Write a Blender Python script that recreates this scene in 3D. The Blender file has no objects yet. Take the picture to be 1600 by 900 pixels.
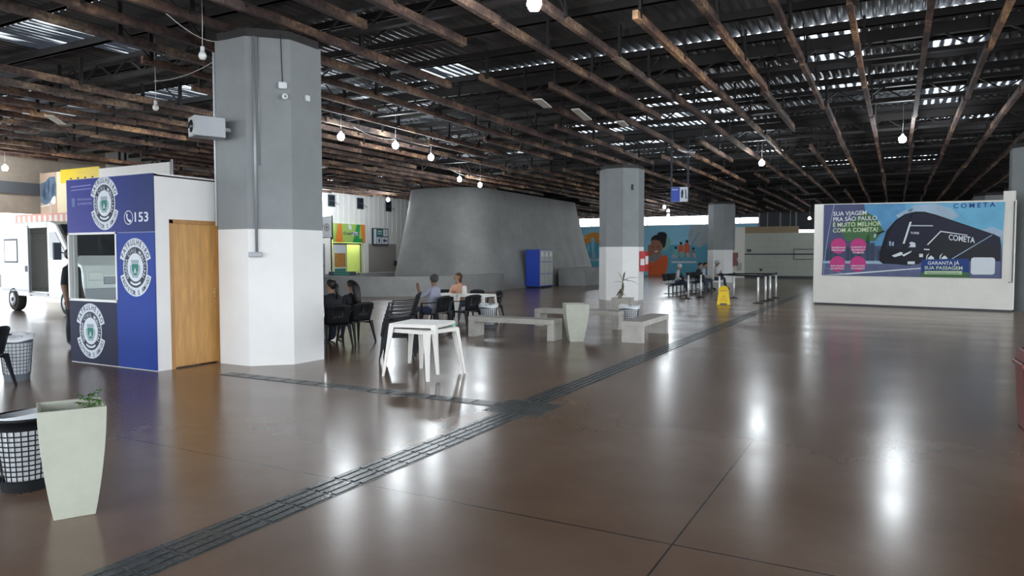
import bpy, bmesh, math, random
from mathutils import Vector, Matrix
random.seed(11)
C = bpy.context.scene.collection
S = bpy.context.scene
PI = math.pi

# ------------------------------------------------------------ camera, sky, exposure
FPX = 1112.0
EYE = 1.6
PITCH = math.atan(50 / FPX)
YAW = math.radians(28.326)
cam_data = bpy.data.cameras.new('camera')
cam_data.sensor_width = 36.0
cam_data.lens = 36.0 * FPX / 1600.0
cam_data.clip_end = 400
cam = bpy.data.objects.new('camera', cam_data)
C.objects.link(cam)
cam.location = (0, 0, EYE)
cam.rotation_euler = (PI / 2 - PITCH, 0, YAW)
S.camera = cam
S.view_settings.view_transform = 'Standard'
S.view_settings.look = 'None'
S.view_settings.gamma = 1.0
S.view_settings.use_curve_mapping = False
S.view_settings.exposure = 0.48

world = bpy.data.worlds.new('sky')
S.world = world
world.use_nodes = True
bgn = world.node_tree.nodes['Background']
bgn.inputs[0].default_value = (0.86, 0.93, 1.0, 1)
bgn.inputs[1].default_value = 4.6

LAMP_POWER = 70.0

# ------------------------------------------------------------ materials
MATS = {}
def mat(name, col, rough=0.6, metal=0.0, var=0.0, scale=4.0, bump=0.0, bscale=40.0, spec=0.5, col2=None, stretch=None):
    if name in MATS: return MATS[name]
    m = bpy.data.materials.new(name); m.use_nodes = True
    nt = m.node_tree; b = nt.nodes['Principled BSDF']
    b.inputs['Roughness'].default_value = rough
    b.inputs['Metallic'].default_value = metal
    b.inputs['Specular IOR Level'].default_value = spec
    c = tuple(col) + (1,)
    b.inputs['Base Color'].default_value = c
    tc = nt.nodes.new('ShaderNodeTexCoord'); mp = nt.nodes.new('ShaderNodeMapping')
    nt.links.new(tc.outputs['Object'], mp.inputs[0])
    if stretch: mp.inputs['Scale'].default_value = stretch
    n = nt.nodes.new('ShaderNodeTexNoise'); n.inputs['Scale'].default_value = scale
    n.inputs['Detail'].default_value = 6; n.inputs['Roughness'].default_value = 0.65
    nt.links.new(mp.outputs[0], n.inputs['Vector'])
    mix = nt.nodes.new('ShaderNodeMix'); mix.data_type = 'RGBA'
    rmp = nt.nodes.new('ShaderNodeMapRange')
    rmp.inputs['From Min'].default_value = 0.3; rmp.inputs['From Max'].default_value = 0.7
    nt.links.new(n.outputs['Fac'], rmp.inputs['Value'])
    nt.links.new(rmp.outputs[0], mix.inputs[0])
    v = max(var, 0.04)
    if col2 is None: col2 = tuple(x * (1 - v) for x in col)
    mix.inputs[6].default_value = tuple(min(1, x * (1 + v * 0.4)) for x in col) + (1,)
    mix.inputs[7].default_value = tuple(col2) + (1,)
    nt.links.new(mix.outputs[2], b.inputs['Base Color'])
    if bump:
        n2 = nt.nodes.new('ShaderNodeTexNoise'); n2.inputs['Scale'].default_value = bscale
        nt.links.new(mp.outputs[0], n2.inputs['Vector'])
        bp = nt.nodes.new('ShaderNodeBump'); bp.inputs['Strength'].default_value = bump; bp.inputs['Distance'].default_value = 0.01
        nt.links.new(n2.outputs['Fac'], bp.inputs['Height']); nt.links.new(bp.outputs[0], b.inputs['Normal'])
    MATS[name] = m
    return m

def emit(name, col, strength):
    m = bpy.data.materials.new(name); m.use_nodes = True
    nt = m.node_tree; nt.nodes.clear()
    e = nt.nodes.new('ShaderNodeEmission'); o = nt.nodes.new('ShaderNodeOutputMaterial')
    e.inputs[0].default_value = tuple(col) + (1,); e.inputs[1].default_value = strength
    nt.links.new(e.outputs[0], o.inputs[0]); MATS[name] = m
    return m

def glass(name, tint=(0.9, 0.95, 0.95)):
    m = bpy.data.materials.new(name); m.use_nodes = True
    nt = m.node_tree; nt.nodes.clear()
    t = nt.nodes.new('ShaderNodeBsdfTransparent'); g = nt.nodes.new('ShaderNodeBsdfGlossy')
    t.inputs[0].default_value = tuple(tint) + (1,); g.inputs['Roughness'].default_value = 0.02
    f = nt.nodes.new('ShaderNodeLayerWeight'); f.inputs[0].default_value = 0.12
    mx = nt.nodes.new('ShaderNodeMixShader'); o = nt.nodes.new('ShaderNodeOutputMaterial')
    nt.links.new(f.outputs['Fresnel'], mx.inputs[0]); nt.links.new(t.outputs[0], mx.inputs[1]); nt.links.new(g.outputs[0], mx.inputs[2])
    nt.links.new(mx.outputs[0], o.inputs[0]); MATS[name] = m
    return m

# painted surfaces
M_white = mat('white_paint', (0.78, 0.77, 0.75), 0.55, var=0.05, scale=1.5)
M_cream = mat('cream_paint', (0.72, 0.70, 0.64), 0.6, var=0.08, scale=1.2)
M_greypaint = mat('grey_paint', (0.235, 0.25, 0.255), 0.6, var=0.12, scale=2.0, bump=0.1, bscale=20)
M_concgrey = mat('painted_concrete', (0.30, 0.30, 0.29), 0.7, var=0.22, scale=0.9, bump=0.15, bscale=12)
M_conc = mat('cast_concrete', (0.46, 0.435, 0.39), 0.75, var=0.2, scale=6, bump=0.2)
M_planter = mat('planter_concrete', (0.43, 0.44, 0.365), 0.7, var=0.1, scale=5, bump=0.12)
M_soil = mat('dry_soil', (0.05, 0.035, 0.025), 0.95, var=0.5, scale=30, bump=0.8)
M_black = mat('black_plastic', (0.008, 0.009, 0.011), 0.5, var=0.1, spec=0.22)
M_blackmetal = mat('black_metal', (0.02, 0.02, 0.022), 0.45, 0.3)
M_whiteplastic = mat('white_plastic', (0.74, 0.71, 0.66), 0.42, var=0.05)
M_greenplastic = mat('green_plastic', (0.16, 0.5, 0.38), 0.45)
M_greybasket = mat('grey_basket_plastic', (0.1, 0.11, 0.13), 0.4)
M_liner = mat('bin_liner', (0.7, 0.72, 0.74), 0.35, bump=0.6, bscale=14)
M_linerdark = mat('black_bin_liner', (0.02, 0.02, 0.025), 0.3, bump=0.6, bscale=14)
M_steel = mat('brushed_steel', (0.78, 0.78, 0.78), 0.35, 0.45)
M_galv = mat('galvanised_steel', (0.33, 0.34, 0.36), 0.45, 0.4)
M_wood = mat('varnished_wood', (0.56, 0.30, 0.095), 0.45, var=0.28, scale=3.0, stretch=(6, 6, 0.7))
M_woodframe = mat('wood_frame', (0.45, 0.23, 0.075), 0.5, var=0.25, scale=3.0, stretch=(6, 6, 0.7))
M_brass = mat('brass', (0.7, 0.55, 0.3), 0.3, 0.8)
M_blue = mat('printed_blue', (0.018, 0.05, 0.27), 0.45, spec=0.15, var=0.12, scale=1.5)
M_navy = mat('printed_navy', (0.009, 0.013, 0.042), 0.45, spec=0.15, var=0.15, scale=2)
M_lockblue = mat('blue_enamel', (0.015, 0.06, 0.42), 0.4)
M_lockgrey = mat('locker_grey', (0.45, 0.47, 0.45), 0.5)
M_printwhite = mat('printed_white', (0.62, 0.66, 0.72), 0.5, spec=0.15)
M_printdark = mat('printed_dark', (0.04, 0.05, 0.07), 0.5, spec=0.15)
M_printgreen = mat('printed_green', (0.04, 0.20, 0.16), 0.5, spec=0.15)
M_yellow = mat('yellow_sheet', (0.75, 0.55, 0.03), 0.5)
M_signyellow = mat('yellow_plastic', (0.80, 0.55, 0.01), 0.4)
M_red = mat('red_enamel', (0.45, 0.02, 0.02), 0.4)
M_binred = mat('dark_red_plastic', (0.16, 0.025, 0.02), 0.4)
M_vanwhite = mat('van_paint', (0.80, 0.80, 0.77), 0.3)
M_rubber = mat('tyre_rubber', (0.02, 0.02, 0.02), 0.8)
M_darkglass = mat('dark_glass', (0.02, 0.025, 0.03), 0.08)
M_ground = mat('outdoor_pavement', (0.55, 0.54, 0.52), 0.8, var=0.15, scale=0.6)
M_fence = mat('far_low_wall', (0.12, 0.12, 0.12), 0.8)
M_tile = mat('pale_tiles', (0.40, 0.42, 0.36), 0.4, var=0.1, scale=3)
M_beige = mat('beige_board', (0.30, 0.22, 0.13), 0.7)
M_darkwall = mat('dark_grey_wall', (0.07, 0.075, 0.085), 0.8)
M_lintel = mat('brown_lintel', (0.30, 0.25, 0.20), 0.7, var=0.15)
M_skin = mat('skin', (0.42, 0.22, 0.14), 0.55)
M_skindark = mat('tanned_skin', (0.22, 0.11, 0.07), 0.55)
M_hair = mat('dark_hair', (0.012, 0.009, 0.008), 0.5, bump=0.5, bscale=120, stretch=(1, 1, 0.2))
M_hairgrey = mat('greying_hair', (0.05, 0.045, 0.042), 0.6, bump=0.5, bscale=120)
M_hairbrown = mat('brown_hair', (0.07, 0.03, 0.012), 0.5, bump=0.5, bscale=120)
M_clothblack = mat('black_cloth', (0.014, 0.015, 0.02), 0.9)
M_clothnavy = mat('navy_cloth', (0.02, 0.03, 0.06), 0.9)
M_clothlilac = mat('lilac_shirt', (0.33, 0.34, 0.42), 0.85, var=0.1, scale=20)
M_clothpeach = mat('peach_blouse', (0.72, 0.40, 0.27), 0.85, var=0.2, scale=6)
M_clothpale = mat('pale_cloth', (0.42, 0.44, 0.46), 0.9, var=0.2, scale=8)
M_clothwhite = mat('white_shirt', (0.55, 0.56, 0.55), 0.9)
M_jeans = mat('denim', (0.05, 0.07, 0.10), 0.9)
M_shoe = mat('dark_shoe', (0.03, 0.025, 0.025), 0.6)
M_leaf = mat('green_leaf', (0.07, 0.17, 0.03), 0.5, var=0.4, scale=20)
M_leafdry = mat('dry_leaf', (0.14, 0.13, 0.07), 0.7, var=0.4, scale=20)
M_rust = mat('dark_painted_steel', (0.022, 0.018, 0.018), 0.6, var=0.5, scale=2)
M_cable = mat('white_cable', (0.6, 0.6, 0.58), 0.5)
M_glass = glass('window_glass')
M_bulb = emit('lit_bulb', (0.85, 0.95, 1.0), 60)
M_bulboff = mat('unlit_bulb', (0.85, 0.85, 0.82), 0.3)

# worn wooden roof beams: brown stained boards with paler stretches
def make_beam_mat(name, k):
    m = mat(name, (0.2, 0.1, 0.06), 0.8)
    nt = m.node_tree; b = nt.nodes['Principled BSDF']
    tc = nt.nodes.new('ShaderNodeTexCoord')
    mp = nt.nodes.new('ShaderNodeMapping'); mp.inputs['Scale'].default_value = (1.1, 0.5, 1.1)
    nt.links.new(tc.outputs['Object'], mp.inputs[0])
    n1 = nt.nodes.new('ShaderNodeTexNoise'); n1.inputs['Scale'].default_value = 1.6; n1.inputs['Detail'].default_value = 8; n1.inputs['Roughness'].default_value = 0.7
    nt.links.new(mp.outputs[0], n1.inputs['Vector'])
    cr = nt.nodes.new('ShaderNodeValToRGB')
    e = cr.color_ramp.elements
    e[0].position = 0.36; e[0].color = (0.032*k[0], 0.018*k[1], 0.016*k[2], 1)
    e[1].position = 0.50; e[1].color = (0.105*k[0], 0.055*k[1], 0.04*k[2], 1)
    a = e.new(0.60); a.color = (0.27*k[0], 0.15*k[1], 0.085*k[2], 1)
    a = e.new(0.70); a.color = (0.52, 0.36, 0.22, 1)
    nt.links.new(n1.outputs['Fac'], cr.inputs[0])
    n2 = nt.nodes.new('ShaderNodeTexNoise'); n2.inputs['Scale'].default_value = 14; n2.inputs['Detail'].default_value = 5
    nt.links.new(tc.outputs['Object'], n2.inputs['Vector'])
    mr = nt.nodes.new('ShaderNodeMapRange'); mr.inputs['From Min'].default_value = 0.35; mr.inputs['From Max'].default_value = 0.65
    mr.inputs['To Min'].default_value = 0.55; mr.inputs['To Max'].default_value = 1.15
    nt.links.new(n2.outputs['Fac'], mr.inputs['Value'])
    mx = nt.nodes.new('ShaderNodeVectorMath'); mx.operation = 'SCALE'
    nt.links.new(cr.outputs[0], mx.inputs[0]); nt.links.new(mr.outputs[0], mx.inputs['Scale'])
    nt.links.new(mx.outputs[0], b.inputs['Base Color'])
    return m
M_beams = [make_beam_mat('stained_roof_beam', (.8,.85,.95)), make_beam_mat('worn_roof_beam', (1.3,1.5,1.65)), make_beam_mat('pale_roof_beam', (2.9,3.1,2.9)), make_beam_mat('grey_roof_beam', (1.3,1.7,2.0))]

# polished reddish concrete floor with saw-cut joints
def make_floor_mat():
    m = bpy.data.materials.new('polished_concrete_floor'); m.use_nodes = True
    nt = m.node_tree; b = nt.nodes['Principled BSDF']; L = nt.links.new
    tc = nt.nodes.new('ShaderNodeTexCoord')
    n1 = nt.nodes.new('ShaderNodeTexNoise'); n1.inputs['Scale'].default_value = 0.45; n1.inputs['Detail'].default_value = 7; n1.inputs['Roughness'].default_value = 0.6
    L(tc.outputs['Object'], n1.inputs['Vector'])
    cr = nt.nodes.new('ShaderNodeValToRGB'); e = cr.color_ramp.elements
    e[0].position = 0.32; e[0].color = (0.140, 0.080, 0.050, 1)
    e[1].position = 0.68; e[1].color = (0.225, 0.148, 0.103, 1)
    a = e.new(0.5); a.color = (0.180, 0.110, 0.072, 1)
    L(n1.outputs['Fac'], cr.inputs[0])
    n2 = nt.nodes.new('ShaderNodeTexNoise'); n2.inputs['Scale'].default_value = 45; n2.inputs['Detail'].default_value = 3
    L(tc.outputs['Object'], n2.inputs['Vector'])
    mr = nt.nodes.new('ShaderNodeMapRange'); mr.inputs['To Min'].default_value = 0.92; mr.inputs['To Max'].default_value = 1.08
    L(n2.outputs['Fac'], mr.inputs['Value'])
    sc = nt.nodes.new('ShaderNodeVectorMath'); sc.operation = 'SCALE'
    L(cr.outputs[0], sc.inputs[0]); L(mr.outputs[0], sc.inputs['Scale'])
    sx = nt.nodes.new('ShaderNodeSeparateXYZ'); L(tc.outputs['Object'], sx.inputs[0])
    def joint(out, off, period, w):
        ad = nt.nodes.new('ShaderNodeMath'); ad.operation = 'ADD'; ad.inputs[1].default_value = off
        L(out, ad.inputs[0])
        pp = nt.nodes.new('ShaderNodeMath'); pp.operation = 'PINGPONG'; pp.inputs[1].default_value = period / 2
        L(ad.outputs[0], pp.inputs[0])
        lt = nt.nodes.new('ShaderNodeMath'); lt.operation = 'LESS_THAN'; lt.inputs[1].default_value = w
        L(pp.outputs[0], lt.inputs[0]); return lt
    j1 = joint(sx.outputs[0], 1.06, 5.2, 0.006)
    j2 = joint(sx.outputs[1], -7.74, 3.9, 0.006)
    mxj = nt.nodes.new('ShaderNodeMath'); mxj.operation = 'MAXIMUM'; L(j1.outputs[0], mxj.inputs[0]); L(j2.outputs[0], mxj.inputs[1])
    mix = nt.nodes.new('ShaderNodeMix'); mix.data_type = 'RGBA'; mix.inputs[7].default_value = (0.02, 0.015, 0.012, 1)
    L(mxj.outputs[0], mix.inputs[0]); L(sc.outputs[0], mix.inputs[6]); L(mix.outputs[2], b.inputs['Base Color'])
    n3 = nt.nodes.new('ShaderNodeTexNoise'); n3.inputs['Scale'].default_value = 0.8; n3.inputs['Detail'].default_value = 4; n3.inputs['Roughness'].default_value = 0.5
    mp = nt.nodes.new('ShaderNodeMapping'); mp.inputs['Scale'].default_value = (0.6, 1.4, 1); L(tc.outputs['Object'], mp.inputs[0]); L(mp.outputs[0], n3.inputs['Vector'])
    r = nt.nodes.new('ShaderNodeMapRange'); r.inputs['From Min'].default_value = 0.3; r.inputs['From Max'].default_value = 0.7
    r.inputs['To Min'].default_value = 0.205; r.inputs['To Max'].default_value = 0.262
    L(n3.outputs['Fac'], r.inputs['Value']); L(r.outputs[0], b.inputs['Roughness'])
    n4 = nt.nodes.new('ShaderNodeTexNoise'); n4.inputs['Scale'].default_value = 2.2; n4.inputs['Detail'].default_value = 3
    L(tc.outputs['Object'], n4.inputs['Vector'])
    bp = nt.nodes.new('ShaderNodeBump'); bp.inputs['Strength'].default_value = 0.025; bp.inputs['Distance'].default_value = 0.02
    L(n4.outputs['Fac'], bp.inputs['Height']); L(bp.outputs[0], b.inputs['Normal'])
    b.inputs['Specular IOR Level'].default_value = 0.62
    MATS[m.name] = m
    return m
M_floor = make_floor_mat()

# aged translucent roof sheets, daylight stripes put into the colour as dirt in valleys
def make_skylight_mat():
    m = bpy.data.materials.new('translucent_roof_sheet'); m.use_nodes = True
    nt = m.node_tree; nt.nodes.clear(); L = nt.links.new
    tc = nt.nodes.new('ShaderNodeTexCoord')
    mp = nt.nodes.new('ShaderNodeMapping'); mp.inputs['Scale'].default_value = (3.5, 0.5, 1)
    L(tc.outputs['Object'], mp.inputs[0])
    n = nt.nodes.new('ShaderNodeTexNoise'); n.inputs['Scale'].default_value = 1.3; n.inputs['Detail'].default_value = 6
    L(mp.outputs[0], n.inputs['Vector'])
    sx = nt.nodes.new('ShaderNodeSeparateXYZ'); L(tc.outputs['Object'], sx.inputs[0])
    w = nt.nodes.new('ShaderNodeMath'); w.operation = 'MULTIPLY'; w.inputs[1].default_value = 2 * PI / 0.18; L(sx.outputs[0], w.inputs[0])
    sn = nt.nodes.new('ShaderNodeMath'); sn.operation = 'SINE'; L(w.outputs[0], sn.inputs[0])
    ma = nt.nodes.new('ShaderNodeMath'); ma.operation = 'MULTIPLY_ADD'; ma.inputs[1].default_value = 0.16; L(sn.outputs[0], ma.inputs[0]); L(n.outputs['Fac'], ma.inputs[2])
    cr = nt.nodes.new('ShaderNodeValToRGB'); e = cr.color_ramp.elements
    e[0].position = 0.47; e[0].color = (0.006, 0.007, 0.009, 1); e[1].position = 0.68; e[1].color = (0.40, 0.42, 0.42, 1)
    L(ma.outputs[0], cr.inputs[0])
    t = nt.nodes.new('ShaderNodeBsdfTranslucent'); L(cr.outputs[0], t.inputs[0])
    d = nt.nodes.new('ShaderNodeBsdfPrincipled'); d.inputs['Base Color'].default_value = (0.05, 0.055, 0.06, 1); d.inputs['Roughness'].default_value = 0.4
    ad = nt.nodes.new('ShaderNodeAddShader'); L(t.outputs[0], ad.inputs[0]); L(d.outputs[0], ad.inputs[1])
    o = nt.nodes.new('ShaderNodeOutputMaterial'); L(ad.outputs[0], o.inputs[0])
    MATS[m.name] = m
    return m
M_skylight = make_skylight_mat()
M_roof = mat('zinc_roof_sheet', (0.17, 0.18, 0.195), 0.40, 0.55, var=0.6, scale=1.0, stretch=(3, 0.4, 1))

# ------------------------------------------------------------ mesh helpers
class MB:
    """collects shapes and links them as ONE mesh object"""
    def __init__(s): s.v = []; s.f = []; s.m = []; s.sm = []; s.mi = 0; s.T = Matrix.Identity(4); s.smooth = False
    def mesh(s, vs, fs, mi=None, T=None):
        o = len(s.v); M = s.T @ T if T is not None else s.T
        s.v += [tuple(M @ Vector(p)) for p in vs]
        for f in fs:
            s.f.append([i + o for i in f]); s.m.append(s.mi if mi is None else mi); s.sm.append(s.smooth)
        return s
    def box(s, a, b, mi=None, T=None):
        x0, y0, z0 = a; x1, y1, z1 = b
        vs = [(x0,y0,z0),(x1,y0,z0),(x1,y1,z0),(x0,y1,z0),(x0,y0,z1),(x1,y0,z1),(x1,y1,z1),(x0,y1,z1)]
        return s.mesh(vs, [(0,3,2,1),(4,5,6,7),(0,1,5,4),(1,2,6,5),(2,3,7,6),(3,0,4,7)], mi, T)
    def cbox(s, c, d, mi=None, T=None):
        return s.box([c[i]-d[i]/2 for i in range(3)], [c[i]+d[i]/2 for i in range(3)], mi, T)
    def bar(s, p, q, w, h=None, mi=None):
        p = Vector(p); q = Vector(q); d = q - p; L = d.length
        if h is None: h = w
        z = d.normalized(); up = Vector((0,0,1)) if abs(z.z) < 0.95 else Vector((0,1,0))
        x = up.cross(z).normalized(); y = z.cross(x)
        T = Matrix((( x.x,y.x,z.x,p.x),(x.y,y.y,z.y,p.y),(x.z,y.z,z.z,p.z),(0,0,0,1)))
        return s.box((-w/2,-h/2,0),(w/2,h/2,L), mi, T)
    def loft(s, rings, mi=None, cap=True, closed=True):
        n = len(rings[0]); vs = [p for r in rings for p in r]; fs = []
        for i in range(len(rings)-1):
            for j in range(n if closed else n-1):
                k = (j+1) % n
                fs.append((i*n+j, i*n+k, (i+1)*n+k, (i+1)*n+j))
        if cap and closed:
            fs.append(tuple(reversed(range(n)))); fs.append(tuple((len(rings)-1)*n+j for j in range(n)))
        return s.mesh(vs, fs, mi)
    def tube(s, pts, r, n=8, mi=None):
        pts = [Vector(p) for p in pts]; rings = []
        for i, p in enumerate(pts):
            d = (pts[min(i+1,len(pts)-1)] - pts[max(i-1,0)]).normalized()
            up = Vector((0,0,1)) if abs(d.z) < 0.9 else Vector((0,1,0))
            x = up.cross(d).normalized(); y = d.cross(x)
            rr = r[i] if isinstance(r, (list, tuple)) else r
            rings.append([tuple(p + (x*math.cos(2*PI*k/n) + y*math.sin(2*PI*k/n))*rr) for k in range(n)])
        o = s.smooth; s.smooth = True; s.loft(rings, mi); s.smooth = o
        return s
    def lathe(s, prof, n=24, c=(0,0,0), mi=None, T=None):
        rings = [[(c[0]+r*math.cos(2*PI*k/n), c[1]+r*math.sin(2*PI*k/n), c[2]+z) for k in range(n)] for r, z in prof]
        oT = s.T
        if T is not None: s.T = s.T @ T
        o = s.smooth; s.smooth = True; s.loft(rings, mi); s.smooth = o; s.T = oT
        return s
    def sphere(s, c, r, mi=None, n=14, sc=(1,1,1)):
        rings = []
        for i in range(1, n):
            a = PI*i/n - PI/2
            rings.append([(c[0]+r*sc[0]*math.cos(a)*math.cos(2*PI*k/n), c[1]+r*sc[1]*math.cos(a)*math.sin(2*PI*k/n), c[2]+r*sc[2]*math.sin(a)) for k in range(n)])
        o = s.smooth; s.smooth = True; s.loft(rings, mi); s.smooth = o
        return s
    def poly(s, pts, th=0.002, mi=None):
        """flat outline in local x,z at y=0, front face towards -y, given thickness"""
        n = len(pts)
        a = sum(pts[i][0]*pts[(i+1)%n][1]-pts[(i+1)%n][0]*pts[i][1] for i in range(n))
        if a < 0: pts = pts[::-1]
        vs = [(x,-th,z) for x,z in pts] + [(x,0,z) for x,z in pts]
        fs = [tuple(range(n))] + [(i, i+n, (i+1)%n+n, (i+1)%n) for i in range(n)]
        return s.mesh(vs, fs, mi)
    def build(s, name, mats, parent=None, loc=None, rotz=0, bevel=0, kind=None):
        me = bpy.data.meshes.new(name)
        me.from_pydata(s.v, [], s.f)
        if not isinstance(mats, (list, tuple)): mats = [mats]
        for m in mats: me.materials.append(m)
        me.polygons.foreach_set('material_index', s.m)
        me.polygons.foreach_set('use_smooth', s.sm)
        me.update()
        bm = bmesh.new(); bm.from_mesh(me); bmesh.ops.recalc_face_normals(bm, faces=bm.faces); bm.to_mesh(me); bm.free()
        o = bpy.data.objects.new(name, me); C.objects.link(o)
        if parent is not None: o.parent = parent
        if loc is not None: o.location = loc
        if rotz: o.rotation_euler = (0,0,rotz)
        if bevel:
            b = o.modifiers.new('bevel', 'BEVEL'); b.width = bevel; b.segments = 2; b.limit_method = 'ANGLE'
        if kind: o['kind'] = kind
        return o

def tag(o, label, cat, group=None):
    o['label'] = label; o['category'] = cat
    if group: o['group'] = group
    return o
def thing(name, label, cat, loc=(0,0,0), rotz=0, group=None, scale=1):
    o = bpy.data.objects.new(name, None); C.objects.link(o)
    o.location = loc; o.rotation_euler = (0,0,rotz); o.scale = (scale,)*3
    return tag(o, label, cat, group)
def kids(o): return [x for x in bpy.data.objects if x.parent == o]
def dup(root, loc, rotz, label, group=None, rot=None):
    r = root.copy(); C.objects.link(r); r.location = loc; r.rotation_euler = rot if rot else (0,0,rotz)
    r['label'] = label
    if group: r['group'] = group
    for ch in kids(root):
        c = ch.copy(); C.objects.link(c); c.parent = r
        for g in kids(ch):
            d = g.copy(); C.objects.link(d); d.parent = c
    return r

# lettering: outlines of text as flat geometry
_tcache = {}
def text_geo(s):
    if s in _tcache: return _tcache[s]
    cu = bpy.data.curves.new('txt', 'FONT'); cu.body = s; cu.size = 1.0; cu.resolution_u = 3; cu.fill_mode = 'FRONT'; cu.offset = 0.016
    o = bpy.data.objects.new('txt', cu); C.objects.link(o)
    bpy.context.view_layer.update()
    dg = bpy.context.evaluated_depsgraph_get(); me = o.evaluated_get(dg).to_mesh()
    vs = [tuple(v.co) for v in me.vertices]; fs = [tuple(p.vertices) for p in me.polygons]
    o.evaluated_get(dg).to_mesh_clear(); bpy.data.objects.remove(o); bpy.data.curves.remove(cu)
    x0 = min(v[0] for v in vs); x1 = max(v[0] for v in vs)
    _tcache[s] = ([(v[0]-x0, v[1]) for v in vs], fs, x1 - x0)
    return _tcache[s]
def add_text(mb, s, x, z, h, w=None, mi=0, y=-0.004, shear=0.0, slope=0.0, align='L'):
    """text of cap height h at x,z on the local x-z plane facing -y"""
    vs, fs, tw = text_geo(s)
    k = h / 0.70; kx = (w / tw) if w else k
    ox = x - (tw*kx/2 if align == 'C' else 0)
    mb.mesh([(ox + a*kx + b*k*shear, y, z + b*k + a*kx*slope) for a, b in vs], fs, mi)
def arc_text(mb, s, cx, cz, r, h, a0, a1, mi=0, y=-0.004, inside=False, xs=1.0):
    n = len(s)
    for i, ch in enumerate(s):
        if ch == ' ': continue
        a = a0 + (a1 - a0) * (i + 0.5) / n
        vs, fs, tw = text_geo(ch); k = h / 0.70
        rot = a - PI/2 if not inside else a + PI/2
        for_v = []
        for px, pz in vs:
            lx = (px - tw/2)*k*0.85; lz = (pz - 0.35)*k
            X = lx*math.cos(rot) - lz*math.sin(rot); Z = lx*math.sin(rot) + lz*math.cos(rot)
            for_v.append((cx + (r*math.cos(a) + X)*xs, y, cz + r*math.sin(a) + Z))
        mb.mesh(for_v, fs, mi)
def ring_pts(cx, cz, r, n=40, xs=1.0, a0=0, a1=2*PI):
    return [(cx + r*xs*math.cos(a0+(a1-a0)*k/n), cz + r*math.sin(a0+(a1-a0)*k/n)) for k in range(n)]
def arc_band(mb, cx, cz, r0, r1, a0, a1, mi, y, xs=1.0, n=24):
    vs = []; fs = []
    for k in range(n+1):
        a = a0 + (a1-a0)*k/n
        vs += [(cx + r0*xs*math.cos(a), y, cz + r0*math.sin(a)), (cx + r1*xs*math.cos(a), y, cz + r1*math.sin(a))]
    for k in range(n): fs.append((2*k, 2*k+1, 2*k+3, 2*k+2))
    mb.mesh(vs, fs, mi)
def flat(mb, pts, mi, y):
    mb.mesh([(x, y, z) for x, z in pts], [tuple(range(len(pts)))], mi)

# ------------------------------------------------------------ the setting
f = MB(); f.box((-26.3, -8, -0.2), (16, 58, 0)); f.build('floor', M_floor, kind='structure')
g = MB(); g.box((-75, -60, -0.4), (70, 110, -0.21)); g.build('outdoor_ground', M_ground, kind='structure')

# left wall: white ribbed cladding with a wide opening near the street
w = MB()
XW = -26.3
w.box((XW-0.2, 28.0+3.2, 0), (XW, 58, 5.58)); w.box((XW-0.2, 16.5, 0), (XW, 28.7, 5.58)); w.box((XW-0.2, 28.7, 3.3), (XW, 31.2, 5.58))
y = 16.6
while y < 57.8:
    lo = 3.35 if 28.6 < y < 31.3 else (0.15 if not 31.2 < y < 34.3 else 2.35)
    w.box((XW, y, lo), (XW+0.014, y+0.16, 5.3)); y += 0.42
w.box((XW-0.2, -8, 3.05), (XW, 16.5, 5.62), 1)
w.box((XW-0.2, -8, 0), (XW, -2, 3.05), 0)
w.box((XW, -8, 3.7), (XW+0.12, 16.5, 4.1), 2)
w.build('wall_left', [M_white, M_lintel, M_darkwall], kind='structure')
# far wall under a clerestory
w = MB()
w.box((-26.5, 58, 0), (-9.4, 58.25, 4.12)); w.box((-9.4, 58, 0), (16, 58.25, 3.3), 0)
w.box((-9.4, 58, 3.3), (-7.0, 58.2, 5.6), 1); w.box((-7.0,58,3.6),(16,58.2,5.6),1); w.box((-26.5,58,4.86),(-12.5,58.2,5.6),1); w.box((-3,58,3.3),(16,58.2,3.6),1); w.box((-12.5,58.02,4.62),(-9.4,58.2,5.6),1)
w.build('wall_back', [M_cream, M_darkwall], kind='structure')
w = MB()
for x in [-26.2, -24.6, -23.4, -22.2, -21.1, -19.9, -18.4, -13.5, -10.9]:
    w.box((x-0.03, 58.05, 4.12), (x+0.03, 58.15, 4.9))
w.box((-26.4, 58.02, 4.12), (-9.4, 58.17, 4.17))
w.build('window_1', M_galv, kind='structure')

w = MB(); w.box((15.8, 40, 0), (16, 58, 5.3)); w.build('wall_side_added', M_darkwall, kind='structure')  # added wall out of view: blocks bright outdoors, kept short for side light
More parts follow.
